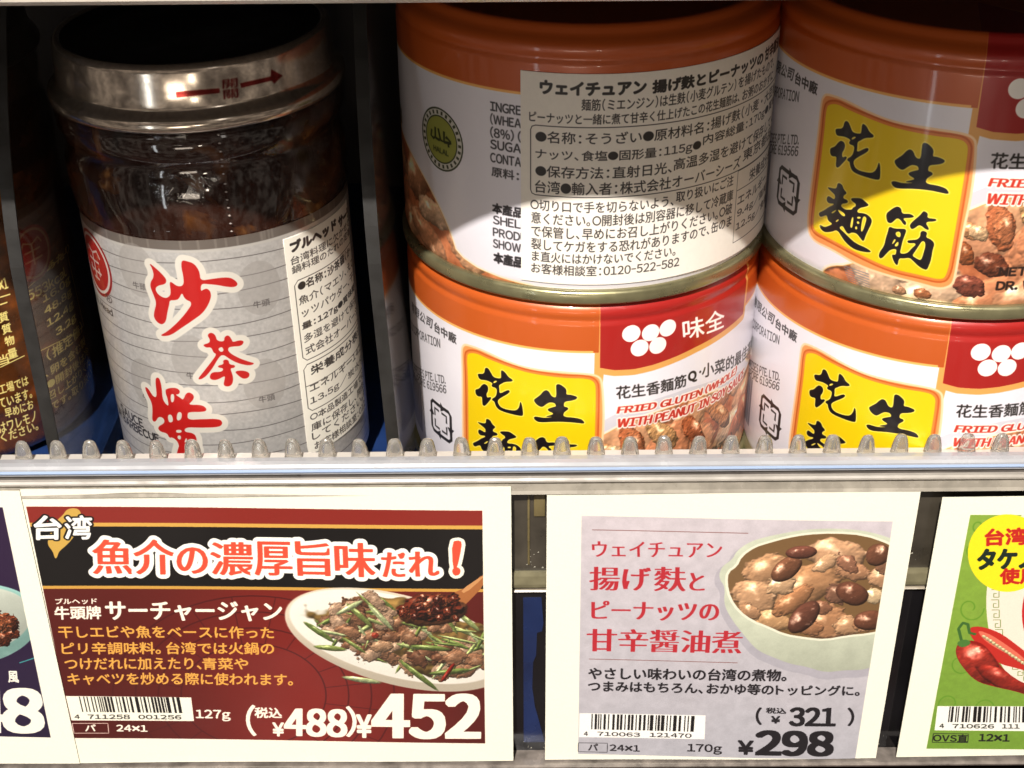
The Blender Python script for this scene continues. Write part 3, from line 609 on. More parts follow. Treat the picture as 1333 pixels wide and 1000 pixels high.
body = [(.01, .6), (22, .6), (25.5, 1.2), (27.8, 3), (29.0, 6), (29.3, 9), (29.4, 30), (29.4, 60), (29.45, 72), (29.9, 74), (30.1, 78), (30.0, 82), (29.3, 85), (28.7, 86.6), (28.9, 87.6), (29.9, 88.8), (30.4, 90.5), (30.4, 92.5), (29.8, 94.4), (28.6, 95.4), (27, 96)]
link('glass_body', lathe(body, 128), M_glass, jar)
# label: one sheet wrapped round the jar
KJ = 11; JM = CylMap(JX, JY, JR-.25, 0, 71.75, KJ, -100, 0, JT); JRl = JR-.25
jl = Canvas('jar_label', 200*KJ, 67*KJ, (198, 193, 188), JM)
jl.a *= (1+.16*(noise(jl.H, jl.W, 7, 8, 3)-.5))[..., None]
qq = lambda x, z: ((x+100)*KJ, (71.75-z)*KJ)
for z in np.arange(66.6, 4, -3.75):
    jl.line([((x+100)*KJ, (71.75-z+.35*sin(x*.13+z))*KJ) for x in np.arange(-100, 101, 2.)], 2., (104, 98, 96), raw=True)
raw(jl, [qq(-100, 72), qq(100, 72), qq(100, 69.6), qq(-100, 69.6)], (118, 108, 100)); raw(jl, [qq(-100, 69.6), qq(100, 69.6), qq(100, 69.0), qq(-100, 69.0)], (206, 200, 192))
for k in range(60):
    x = random.uniform(-100, 100); raw(jl, [qq(x, 72), qq(x+.5, 72), qq(x+.5, 69.7), qq(x, 69.7)], (150, 140, 130), .5)
for x_, y_ in ((178, 352), (338, 375), (250, 470), (345, 500), (190, 500)):
    q_ = JM([(x_, y_)])[0]; raw(jl, [(q_[0]+52*cos(a*.15), q_[1]+70*sin(a*.15)) for a in range(42)], (168, 161, 155), .45)
    jl.rawtext('牛頭', q_[0]-20, q_[1]+50, 40, 18, (96, 90, 88), .2)
oc = JM([(123, 342)])[0]
ov = lambda r_: [(oc[0]+r_*.98*cos(a*.15), oc[1]+r_*sin(a*.15)) for a in range(42)]
raw(jl, ov(86), (160, 36, 34)); raw(jl, ov(78), (228, 214, 204)); raw(jl, ov(70), (182, 40, 38))
for L in ([(-40, -22), (-28, -40), (0, -28), (28, -40), (40, -22)], [(-30, -8), (30, -8)], [(-24, 6), (-24, 30)], [(24, 6), (24, 30)], [(0, -28), (0, 36)], [(-34, 20), (34, 20)], [(-16, 40), (16, 40)]):
    jl.line([(oc[0]+a, oc[1]+b) for a, b in L], 6, (226, 196, 186), raw=True)
jl.text('Bull Head', (116, 385), (146, 405), (116, 376), (50, 44, 42), .5, level=True)
jl.text('®', (138, 391), (146, 392), (138, 382), (70, 60, 58), .1, level=True)
p_ = JM([(187, 557)])[0]; jl.rawtext('SAUCE', p_[0]-112, p_[1], 112, 25, (36, 32, 34), .8)
p_ = JM([(208, 577)])[0]; jl.rawtext('FOR BARBECUE', p_[0]-232, p_[1], 232, 25, (36, 32, 34), .8)
rd, wo = (206, 36, 34), ((240, 232, 218), 15)
o3 = (180, 325, 5.882)
SHA = [(80,100),(130,140),(190,195),(217,235),(207,265),(150,275),(128,300),(150,345),(205,375),(240,360),(250,330),(240,255),(250,245),(300,285),(350,275),(345,200),(328,130),(333,82),(370,88),(430,108),(470,170),(475,240),(560,225),(690,210),(742,235),(764,265),(742,287),(690,287),(600,270),(540,265),(480,260),(478,322),(500,305),(530,298),(558,330),(552,390),(502,480),(420,540),(330,600),(260,650),(205,664),(165,658),(220,630),(300,560),(370,480),(418,405),(355,380),(335,325),(310,380),(280,388),(240,388),(237,420),(222,480),(212,550),(185,575),(150,562),(118,520),(123,470),(140,410),(118,350),(93,290),(93,250),(120,210),(110,150)]
CHA = [(492,730),(545,715),(550,690),(528,655),(555,633),(590,653),(602,700),(660,705),(658,670),(690,653),(717,690),(722,710),(780,693),(812,703),(790,738),(730,742),(690,747),(687,782),(760,828),(850,860),(895,872),(850,890),(760,870),(700,838),(655,805),(622,815),(562,920),(500,988),(450,998),(500,935),(560,860),(602,800),(575,790),(560,747),(520,752)]
brush([SHA, CHA, [(648,850),(668,842),(692,848),(697,880),(742,885),(737,907),(702,907),(722,960),(727,1000),(717,1035),(690,1050),(653,1042),(658,1005),(668,962),(600,1002),(543,992),(558,938),(640,938),(655,910),(610,902),(612,888),(655,878)], [(735,932),(800,925),(853,942),(848,980),(806,992),(770,968)]], [[(608,760),(640,742),(658,772),(633,788)]], *o3, rd, JM, wo, jl)
JIANG = [(50,202),(77,215),(110,270),(135,290),(147,270),(133,150),(148,127),(172,145),(187,230),(190,290),(207,330),(240,360),(235,310),(213,245),(220,218),(290,210),(328,230),(325,262),(290,264),(330,290),(355,310),(375,255),(410,247),(442,275),(430,312),(390,347),(500,346),(540,375),(530,402),(400,402),(387,420),(392,465),(500,460),(640,456),(668,490),(640,522),(500,527),(372,522),(362,560),(430,568),(462,600),(462,740),(402,740),(387,640),(380,600),(362,640),(372,740),(330,740),(318,640),(270,602),(245,607),(228,570),(170,557),(152,520),(210,490),(200,450),(160,437),(135,483),(108,470),(113,400),(108,330),(70,260)]
brush([JIANG, [(300,740),(330,640),(470,640),(470,780),(300,780)]], [[(230,425),(265,422),(278,480),(240,488)], [(308,402),(345,405),(340,465),(300,472)], [(253,262),(285,260),(282,322),(258,330)], [(298,543),(342,543),(342,567),(298,567)], [(308,588),(337,588),(337,622),(312,616)], [(362,650),(385,650),(398,760),(372,760)]], 180, 470, 6.059, rd, JM, wo, jl)
M_jl = mat('jar_label_print', img=jl.image(), rough=.33, metal=.45, coat=.6, bump=.05, bscale=260)
a0 = -100/JRl
link('label', lathe([(JRl, 4.75), (JRl, 30), (JRl, 50), (JRl, 71.75)], 160, a0, a0+200/JRl if 200/JRl < 2*pi else a0+2*pi, (lambda t: (t-a0)*JRl/200), lambda z: (z-4.75)/67), M_jl, jar)
# sticker on the jar
c4 = lambda x, y: (300+x/2.777, 240+y/2.777)
t0, zt = JM.th([c4(190, 200)]); t0 = t0[0]; zt = zt[0]; _, zb = JM.th([c4(310, 965)]); zb = zb[0]; t1 = radians(84)
JS = CylMap(JX, JY, JRl, 0, zt, KS, 0, t0, JT)
js = Canvas('jar_sticker', (t1-t0)*JRl*KS, (zt-zb)*KS, (234, 228, 214), JS)
def jt(s_, x, y, ty, xr, yr, wt=.3): tl(s_, x, y, ty, xr, yr, wt, js, f=c4)
jt('ブルヘッド', 218, 246, 208, 380, 160, 3); jt('サーチャー', 390, 160, 120, 450, 90, 3)
jt('台湾料理に欠かせな', 218, 293, 262, 430, 178); jt('鍋料理のたれの定番', 222, 325, 296, 432, 212)
jt('●名称：沙茶醤（か', 245, 386, 352, 432, 280, .9); jt('魚介（マエソ、えび', 248, 438, 405, 445, 325); jt('ッツパウダー、干し', 258, 482, 450, 452, 372)
jt('量：127g●賞味期限', 260, 530, 500, 458, 420, .9); jt('多湿を避けて保存し', 266, 573, 542, 462, 465); jt('式会社オーバーシーズ', 272, 617, 584, 470, 508)
jt('栄養成分表示（1', 290, 690, 656, 478, 585, .9); jt('エネルギー142kcal', 286, 752, 720, 482, 638); jt('13.5g／炭水化物8', 288, 800, 768, 486, 690)
jt('○本品製造工場では卵', 288, 855, 828, 486, 722); jt('庫に保存し、開封後', 292, 893, 864, 490, 762); jt('してください。卵', 295, 925, 896, 490, 802); jt('お客様相談室：0120', 304, 958, 930, 492, 838)
for a, b in (((228, 352), (262, 640)), ((262, 656), (280, 822))):
    A_, B_ = JS([c4(*a)])[0], JS([c4(*b)])[0]; x_ = (A_[0]+B_[0])/2
    js.line([(js.W, A_[1]), (x_+14, A_[1]), (x_, A_[1]+14), (x_, B_[1]-14), (x_+14, B_[1]), (js.W, B_[1])], 2.6, T, raw=True)
js.line([(x_, (A_[1]*.55+B_[1]*.45)), (js.W, (A_[1]*.55+B_[1]*.45))], 2.2, T, raw=True)
link('sticker', sticker_mesh(JRl, t0, t1, zt, zb), mat('jar_sticker_paper', img=js.image(), rough=.5, coat=.5, bump=.04, bscale=400), jar)
# wrinkled clear shrink film round the neck and shoulder
M_film = clear('shrink_film', (.98, .96, .94), .045, 1., bump=.55, bscale=80, base=.018)
fw_ = lambda t, z: .22*sin(11*t+z*.5)*max(0, sin((z-60)*.085))+.10*sin(37*t-z*.9)
link('shrink_film', lathe([(30.0, 71.9), (30.25, 74), (30.45, 78), (30.35, 82), (29.75, 85), (29.3, 87), (30.0, 89), (30.75, 91), (30.8, 93), (30.9, 95.6)], 200, wob=fw_), M_film, jar)
V, Fc = [], []                                # perforation beads down the film
for k in range(13):
    th_ = radians(17); z = 73.5+k*1.75; rr = 30.75+(.15 if z > 90 else 0)-(1.0 if 84 < z < 88.5 else 0); c_ = (rr*sin(th_), -rr*cos(th_), z); b = len(V)
    V += [(c_[0]-.34, c_[1], z), (c_[0], c_[1], z-.2), (c_[0]+.34, c_[1], z), (c_[0], c_[1], z+.2), (c_[0], c_[1]-.22, z)]; Fc += [(b, b+1, b+4), (b+1, b+2, b+4), (b+2, b+3, b+4), (b+3, b, b+4)]
tag(link('perforation', mesh('p', V, Fc), mat('film_bead', (.30, .26, .24), .08, coat=1.), jar), kind='stuff')
# lid
lidc = Canvas('lid_print', 2*pi*30*8, 14*8, (206, 192, 176), CylMap(JX, JY, 29.2, 97, 12, 8, -pi*30, 0, JT)); lidc.a *= (1+.22*(noise(lidc.H, lidc.W, 5, 2)-.5))[..., None]
c44 = lambda x, y: (40+x/3.03, 20+y/3.03)
LMm = CylMap(JX, JY, 29.3, 95.5, 14, 8, -pi*30, 0, JT); lidc.M = LMm
lidc.poly([c44(572, 303), c44(748, 288), c44(750, 306), c44(574, 326)], (128, 44, 40)); lidc.poly([c44(832, 268), c44(955, 240), c44(958, 212), c44(1003, 236), c44(968, 268), c44(958, 256), c44(836, 286)], (128, 44, 40))
lidc.text('開', c44(762, 290), c44(822, 282), c44(762, 256), (128, 44, 40), .3); lidc.text('關', c44(766, 330), c44(824, 322), c44(764, 296), (128, 44, 40), .3)
M_lidp = mat('lid_gold_metal', img=lidc.image(), rough=.17, metal=.93, bump=.03, bscale=180)
lid = link('lid', lathe([(30.6, 95.3), (31.35, 95.7), (31.5, 96.8), (31.3, 97.9), (30.6, 98.6), (29.7, 99.3), (29.35, 100.2), (29.2, 103), (29.0, 106.8), (28.75, 107.8), (28.2, 108.45), (27.5, 108.5), (27.1, 108.1)], 160, -pi, pi, None, lambda z: (z-95.5)/14), M_lidp, jar)
link('lid_top', lathe([(27.1, 108.1), (26.9, 106.7), (24, 106.5), (22.5, 106.9), (13, 106.9), (12, 106.5), (.01, 106.5)], 96), mat('black_lid_paint', (.006, .006, .006), .38, var=.2), lid)

# ================================================================== the jar in the left compartment
LX, LY, LR_ = -139.5, 322, 31
lj = tag(empty('sauce_jar', LX, LY, 0), 'amber sauce jar with yellow nutrition print behind the divider at the left edge', 'jar')
KL = 12; L2 = CylMap(LX, LY, LR_, 0, 72, KL, -pi*LR_, 0)
lc = Canvas('left_jar_print', 2*pi*LR_*KL, 68*KL, (104, 56, 24), L2)
nn = noise(lc.H, lc.W, 60, 31, 5)[..., None]; lc.a = lc.a*(.42+.85*nn)+np.array([.18, .08, .0], np.float32)*np.clip(nn-.55, 0, 1)*2
lc.a = lc.a.astype(np.float32)
c2 = lambda x, y: (x/3.1235, 280+y/3.125); YL = (250, 232, 140)
def lt_(s_, x, y, ty, xr, yr, wt=.7): tl(s_, x, y, ty, xr, yr, wt, lc, tcol=YL, f=c2)
lt_('0gあたり', 112, 284, 240, 290, 180); lt_('553kcal', 115, 350, 306, 275, 262, 1.); lt_('16.0g', 178, 365, 325, 292, 308, 1.); lt_('48.8g', 185, 414, 374, 298, 356, 1.)
lt_('12.4g', 195, 464, 424, 305, 404, 1.); lt_('3.2g', 232, 500, 460, 316, 456, 1.); lt_('（推定値）', 195, 596, 545, 345, 520)
lt_('、卵を含む製', 185, 664, 624, 360, 590); lt_('●開封後は冷', 195, 710, 672, 372, 628); lt_('召し上がりくだ', 200, 755, 718, 378, 668); lt_('です。取り扱い', 212, 797, 760, 385, 710)
lc.line([c2(110, 300), c2(272, 150), c2(340, 450), c2(310, 480), c2(160, 555)], 3, YL)
lt_('×1', 0, 308, 262, 34, 300, 1.); lc.line([c2(0, 335), c2(42, 322)], 4, YL); lc.line([c2(0, 365), c2(30, 355)], 4, YL)
for ch, x, y in (('質', 0, 440), ('質', 12, 488), ('物', 24, 536), ('量', 36, 588), ('当', 0, 612)): lt_(ch, x, y, y-40, x+38, y-8, .8)
lc.line([c2(0, 620), c2(100, 572)], 3, YL)
lt_('工場では', 0, 732, 690, 118, 690); lt_('ています。', 0, 788, 745, 130, 735); lt_('早めにお', 25, 828, 788, 138, 785); lt_('はワレモノ', 0, 888, 845, 150, 835); lt_('ください。', 8, 925, 885, 158, 880)
ro = L2([(43, 330)])[0]
for r_, c_ in ((84, (150, 40, 36)), (76, (190, 150, 120)), (68, (150, 34, 32))): raw(lc, [(ro[0]+r_*.9*cos(a*.15), ro[1]+r_*sin(a*.15)) for a in range(42)], c_)
for L in ([(-40, -22), (-28, -40), (0, -28), (28, -40), (40, -22)], [(-30, -8), (30, -8)], [(0, -28), (0, 36)], [(-34, 20), (34, 20)]): lc.line([(ro[0]+a, ro[1]+b) for a, b in L], 6, (206, 170, 130), raw=True)
M_lj = mat('amber_sauce_print', img=lc.image(), rough=.14, coat=1.)
link('printed_body', lathe([(28, 1), (30, 2.6), (31, 5), (31, 30), (31, 60), (31, 72)], 128, -pi, pi, None, lambda z: (z-4)/68), M_lj, lj)
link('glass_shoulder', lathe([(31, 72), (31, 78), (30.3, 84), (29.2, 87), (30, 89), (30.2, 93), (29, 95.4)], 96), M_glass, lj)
ll = link('lid', lathe([(30.4, 95.3), (31.3, 95.9), (31.4, 97), (30.4, 98.6), (29.3, 100.2), (29.0, 106.8), (28.2, 108.4), (27.1, 108.0), (26.9, 106.6), (.01, 106.5)], 96), mat('dark_lid', (.03, .025, .02), .3, metal=.6), lj)

# ================================================================== acrylic dividers
M_acr = clear('smoky_acrylic', (.88, .85, .80), .09, .8, haze=.03, hazecol=(.16, .13, .11), dust=False)
M_acr2 = clear('dusty_acrylic', (.84, .81, .77), .10, .95, haze=.10, hazecol=(.42, .38, .35), dust=True)
M_edge = mat('acrylic_cut_edge', (.014, .012, .010), .6, coat=.0, var=.4, vscale=220, bump=.1, bscale=900)
def divider(X, Y0, lean, label, m, thick=2.7):
    t = tag(empty('shelf_divider', X, Y0, 0, ry=lean), label, 'divider', 'acrylic shelf dividers')
    pr = [(0, .2)]+[(0, z) for z in (20, 45, 60)]+[(.9*((z-60)/10)**2*.7, z) for z in (68, 76, 84, 92, 100, 107, 113, 118, 121)]+[(150, 122), (150, .2)]
    h = thick/2
    link('clear_panel', extrude_x([(y+.6, z) for y, z in pr], -h, h), m, t, smooth=False)
    fr_ = pr[:13]; V, Fc = [], []
    for y, z in fr_: V += [(-h, y, z), (h, y, z), (h, y+.55, z), (-h, y+.55, z)]
    for i in range(len(fr_)-1):
        for j in range(4): a = i*4+j; b = i*4+(j+1) % 4; Fc.append((a, b, b+4, a+4))
    link('front_edge', mesh('e', V, Fc), M_edge, t, smooth=False)
divider(-100.9, 266, radians(-.3), 'smoky acrylic divider with dark front edge in front of the amber jar', M_acr)
divider(-25.4, 266.5, radians(-2.2), 'dusty acrylic divider with dark front edge between the big jar and the stacked cans', M_acr2)

# ================================================================== price cards
YC = 256.3; KP = 13
def card(name, px, cols, label, X0, X1, Z1, Z0, paint, rx=0.):
    M = PlaneMap(YC, X0, Z1, KP); c = Canvas(name, (X1-X0)*KP, (Z1-Z0)*KP, (245, 241, 222), M)
    c.a *= (1+.015*(noise(c.H, c.W, 3, 77, 2)-.5))[..., None]
    paint(c, M)
    c.a = (np.clip(c.a*(1+.05*(noise(c.H, c.W, 2.2, 78, 2)-.5))[..., None], 0, 1)**1.12*.95).astype(np.float32)
    m = mat(name, img=c.image(), rough=.42, coat=.5, bump=.02, bscale=60)
    W_, H_ = X1-X0, Z1-Z0; n = 20; V, UV, Fc = [], [], []
    f = lambda u: .25*sin(u*pi*1.0)*0+.25*sin(u*5+X0)
    for i in range(n+1):
        u = i/n
        for z, v in ((0, 0), (H_, 1)): V.append((W_*u, -.12+f(u), z)); UV.append((u, v))
    nb = len(V)
    for i in range(n+1):
        u = i/n
        for z, v in ((0, 0), (H_, 1)): V.append((W_*u, .14+f(u), z)); UV.append((.002, .998))
    for i in range(n):
        a = 2*i; Fc.append((a, a+2, a+3, a+1)); b = nb+2*i; Fc.append((b, b+1, b+3, b+2)); Fc.append((a, b, b+2, a+2)); Fc.append((a+1, a+3, b+3, b+1))
    Fc.append((0, 1, nb+1, nb)); Fc.append((2*n, nb+2*n, nb+2*n+1, 2*n+1))
    o = link('price_card', mesh('card', V, Fc, UV), m, None, smooth=False); o.location = (X0*S, YC*S, Z0*S)
    return tag(o, label, 'price card', 'price cards in the shelf rail')
pm = PlaneMap(YC, 0, 0, 1)
mmp = lambda x, y: (pm([(x, y)])[0][0], -pm([(x, y)])[0][1])
WH = (248, 243, 224)
def grad(c, reg, ca, cb_, seed=0, axis=1):
    h, w_ = c.H, c.W; t = (np.linspace(0, 1, h)[:, None]*np.ones((1, w_)) if axis else np.ones((h, 1))*np.linspace(0, 1, w_)[None])
    t = np.clip(t+.25*(noise(h, w_, 150, seed)-.5), 0, 1)[..., None]; return (np.array(ca)/255*(1-t)+np.array(cb_)/255*t).astype(np.float32)
def fillg(c, pts, G, alpha=1.):
    m = c.full(c.cover(c.edges(c.M(subdiv(pts, 6)))))*alpha; c.a += (G-c.a)*m[..., None]; return m

def paint1(c, M):
    xl = lambda y: 34.2+(y-659.5)*.2039
    xr = lambda y: 627.7+(y-663.7)*.0126
    band = lambda a, b, a2, b2: [(xl(a), a), (xr(b), b), (xr(b2), b2), (xl(a2), a2)]
    pr = [(34.2, 659.5), (627.7, 663.7), (631.5, 966.4), (95.6, 960.7)]
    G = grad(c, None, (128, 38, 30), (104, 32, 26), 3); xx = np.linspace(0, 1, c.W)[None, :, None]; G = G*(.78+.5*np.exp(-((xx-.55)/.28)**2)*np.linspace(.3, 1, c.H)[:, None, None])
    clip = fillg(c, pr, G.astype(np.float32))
    for (cx, cy, R_) in ((330, 905, 120),):                 # faint ornamental fret pattern
        for rr in (70, 92, 114, 136):
            c.line([(cx+rr*1.35*cos(a), cy+rr*.95*sin(a)) for a in np.linspace(0, 2*pi, 60)], 5, (78, 20, 20), .75, clip=clip)
        for k in range(40):
            a = k*2*pi/40; r1, r2 = 70, 136
            if k % 2: c.line([(cx+q_*1.35*cos(a), cy+q_*.95*sin(a)) for q_ in (r1, r2)], 4, (78, 20, 20), .6, clip=clip)
    c.poly(band(659.5, 663.7, 681, 683), (142, 44, 34)); c.poly(band(680.5, 683, 685.5, 688), (214, 168, 84))
    c.poly(band(685.5, 688, 763, 766), (20, 15, 14)); c.poly(band(762.5, 765.5, 766.5, 769.5), (206, 158, 76))
    c1 = lambda x, y: (x/3.9206, 560+y/3.9206); cB = lambda x, y: (x/3.9206, 760+y/3.9206); c3 = lambda x, y: (320+x/2.6325, 620+y/2.6325)
    c.poly([c1(*p) for p in [(340,405),(375,398),(402,405),(416,430),(405,470),(395,520),(350,580),(300,620),(292,650),(280,658),(270,620),(245,590),(243,560),(265,500),(290,460),(320,435)]], (206, 168, 84), smooth=2)
    bo = ((16, 12, 12), 5)
    c.text('台', c1(176, 558), c1(310, 556), c1(176, 440), (252, 248, 240), 3, None, bo); c.text('湾', c1(332, 558), c1(465, 556), c1(332, 440), (252, 248, 240), 2.4, None, bo)
    sal = (228, 88, 62); wo_ = ((253, 249, 238), 13)
    for ch, a, b, y0, y1 in (('魚', 122, 173, 703, 747.5), ('介', 176, 227.5, 703, 748), ('の', 232, 270, 713, 747), ('濃', 276, 330, 706, 749), ('厚', 333, 380, 705, 749), ('旨', 387, 433, 704.5, 749), ('味', 438, 488, 706, 750), ('だ', 499, 529, 718, 750), ('れ', 534, 571, 717, 749)):
        c.text(ch, (a, y1), (b, y1+.4), (a-2, y0), sal, 3.4, 1.0, wo_)
    c.poly([c3(708, 222), c3(735, 218), c3(738, 235), c3(722, 312), c3(712, 312)], WH, smooth=1, grow=13); c.poly([c3(*p) for p in [(708,318),(722,308),(735,318),(730,334),(714,336)]], WH, smooth=1, grow=13)
    c.poly([c3(708, 222), c3(735, 218), c3(738, 235), c3(722, 312), c3(712, 312)], sal, smooth=1, grow=2); c.poly([c3(*p) for p in [(708,318),(722,308),(735,318),(730,334),(714,336)]], sal, smooth=1, grow=2)
    # dish
    cl = clip
    c.blob((519, 833), 150, 58, 14, (214, 200, 178), .0, .12, 5, cl, .0, dark=.86, edge=.02, grain=.01)
    c.blob((517, 829), 143, 52, 14, (240, 232, 218), .0, .0, 6, cl, .0, dark=.95, edge=.03, grain=.01)
    c.blob((535, 828), 116, 42, 14, (150, 118, 66), .35, .1, 7, cl, .4, dark=.5)
    g = random.Random(5)
    brown = [(170, 124, 92), (148, 104, 76), (188, 148, 114), (126, 84, 60), (198, 162, 132)]; green = [(146, 158, 88), (170, 180, 116), (124, 140, 74), (190, 198, 146)]
    for k in range(150):
        a = g.uniform(0, 2*pi); r_ = g.random()**.55; x = 535+r_*118*cos(a)*cos(.24)-r_*40*sin(a)*sin(.24); y = 829+r_*118*cos(a)*sin(.24)+r_*40*sin(a)
        if k % 5 < 3: c.blob((x, y), g.uniform(9, 19), g.uniform(5, 10), g.uniform(-40, 50), g.choice(brown), .4, .25, k, cl, .18, dark=.46)
        else:
            an = g.choice([28, 38, 15, -25, -60, 50, 8])+g.uniform(-8, 8); c.blob((x, y), g.uniform(15, 30), g.uniform(1.8, 3.6), an, g.choice(green), .12, .3, k+500, cl, .2, dark=.45, edge=.2)
    for p, ln, an in (((415, 822), 26, 33), ((430, 843), 24, 5), ((468, 800), 24, 42), ((495, 802), 26, 45), ((560, 842), 28, 5), ((545, 878), 34, 38), ((585, 873), 30, -6), ((470, 884), 28, 8), ((455, 790), 22, -28), ((610, 808), 20, 40)):
        c.blob(p, ln, 3.8, an, g.choice(green), .1, .4, int(p[0]), cl, .15, dark=.5, edge=.2)
    c.blob((583, 874), 16, 3, -55, (150, 44, 30), .2, .3, 3, cl, .2); c.blob((488, 826), 5, 4, 0, (176, 70, 50), .2, .3, 4, cl, .2)
    c.poly([c3(700, 400), c3(770, 372), c3(812, 330), c3(815, 352), c3(815, 372), c3(770, 420), c3(735, 452)], (172, 110, 62), smooth=1, clip=cl); c.poly([c3(735, 388), c3(812, 336), c3(813, 346), c3(750, 400)], (206, 150, 98), smooth=1, clip=cl)
    c.blob((563, 795), 46, 19, -4, (128, 76, 46), .1, .2, 9, cl, .2)
    c.blob((561, 789), 42, 20, -4, (104, 44, 26), .3, .9, 21, cl, .75, dark=.25)
    for k in range(26): c.blob((561+g.uniform(-36, 36), 789+g.uniform(-15, 15)), g.uniform(4, 9), g.uniform(3, 6), g.uniform(-60, 60), g.choice([(120, 52, 30), (84, 32, 22), (146, 78, 48)]), .4, .9, k+900, cl, .7, dark=.3)
    # words
    c.text('ブルヘッド', cB(283, 105), cB(493, 104), cB(282, 75), WH, .9); c.text('牛頭牌', cB(282, 182), cB(515, 180), cB(278, 117), WH, 1.6)
    c.text('サーチャージャン', (138.5, 808), (366, 808.5), (137, 783.5), WH, 2.6, 2.)
    GO = (228, 172, 82)
    c.text('干しエビや魚をベースに作った', (77.5, 830.5), (356.5, 831.5), (75, 815), GO, 1.2)
    c.text('ピリ辛調味料。', (81, 852), (209, 852), (80, 836.5), GO, 1.2); c.text('台湾では火鍋の', (217, 852), (356.5, 852), (216, 836.5), GO, 1.2)
    c.text('つけだれに加えたり、', (85, 872), (262, 872), (83.5, 856.5), GO, 1.2); c.text('青菜や', (264, 872), (323, 872), (263, 857), GO, 1.2)
    c.text('キャベツを炒める際に使われます。', (89, 891.5), (381, 892.5), (87.5, 876), GO, 1.2)
    c.poly([(85.5, 906), (248.7, 908.5), (252.5, 939.3), (93, 937.8)], WH)
    c.barcode([cB(402, 576), cB(920, 582), cB(936, 662), cB(420, 654)], 471125)
    c.text('4', cB(382, 688), cB(407, 688), cB(380, 668), (40, 36, 36), .5); c.text('711258', cB(450, 690), cB(663, 692), cB(448, 668), (40, 36, 36), .5); c.text('001256', cB(708, 692), cB(925, 694), cB(706, 671), (40, 36, 36), .5)
    c.line([cB(368, 712), cB(550, 713), cB(555, 763), cB(378, 762)], 2.6, (226, 200, 186), closed=True)
    c.text('パ', cB(436, 752), cB(488, 752), cB(434, 719), WH, 1.2); c.text('24×1', cB(596, 753), cB(751, 756), cB(594, 721), WH, 1.3)
    c.text('127g', cB(1002, 700), cB(1176, 702), cB(998, 645), WH, 1.4)
    c.text('(', cB(1262, 775), cB(1306, 776), cB(1255, 620), WH, 2.6); c.text('税込', c3(31, 828), c3(123, 829), c3(30, 793), WH, 1.6)
    c.text('¥', c3(93, 890), c3(130, 890), c3(92, 845), WH, 2.2); c.text('488', c3(136, 888), c3(342, 891), c3(136, 796), WH, 5.5, 3.5, sq=True)
    c.text(')', c3(346, 890), c3(378, 891), c3(345, 787), WH, 2.6); c.text('¥', c3(382, 892), c3(430, 892), c3(380, 816), WH, 3.4); c.text('452', c3(441, 892), c3(795, 894), c3(440, 744), WH, 10, 6, sq=True)
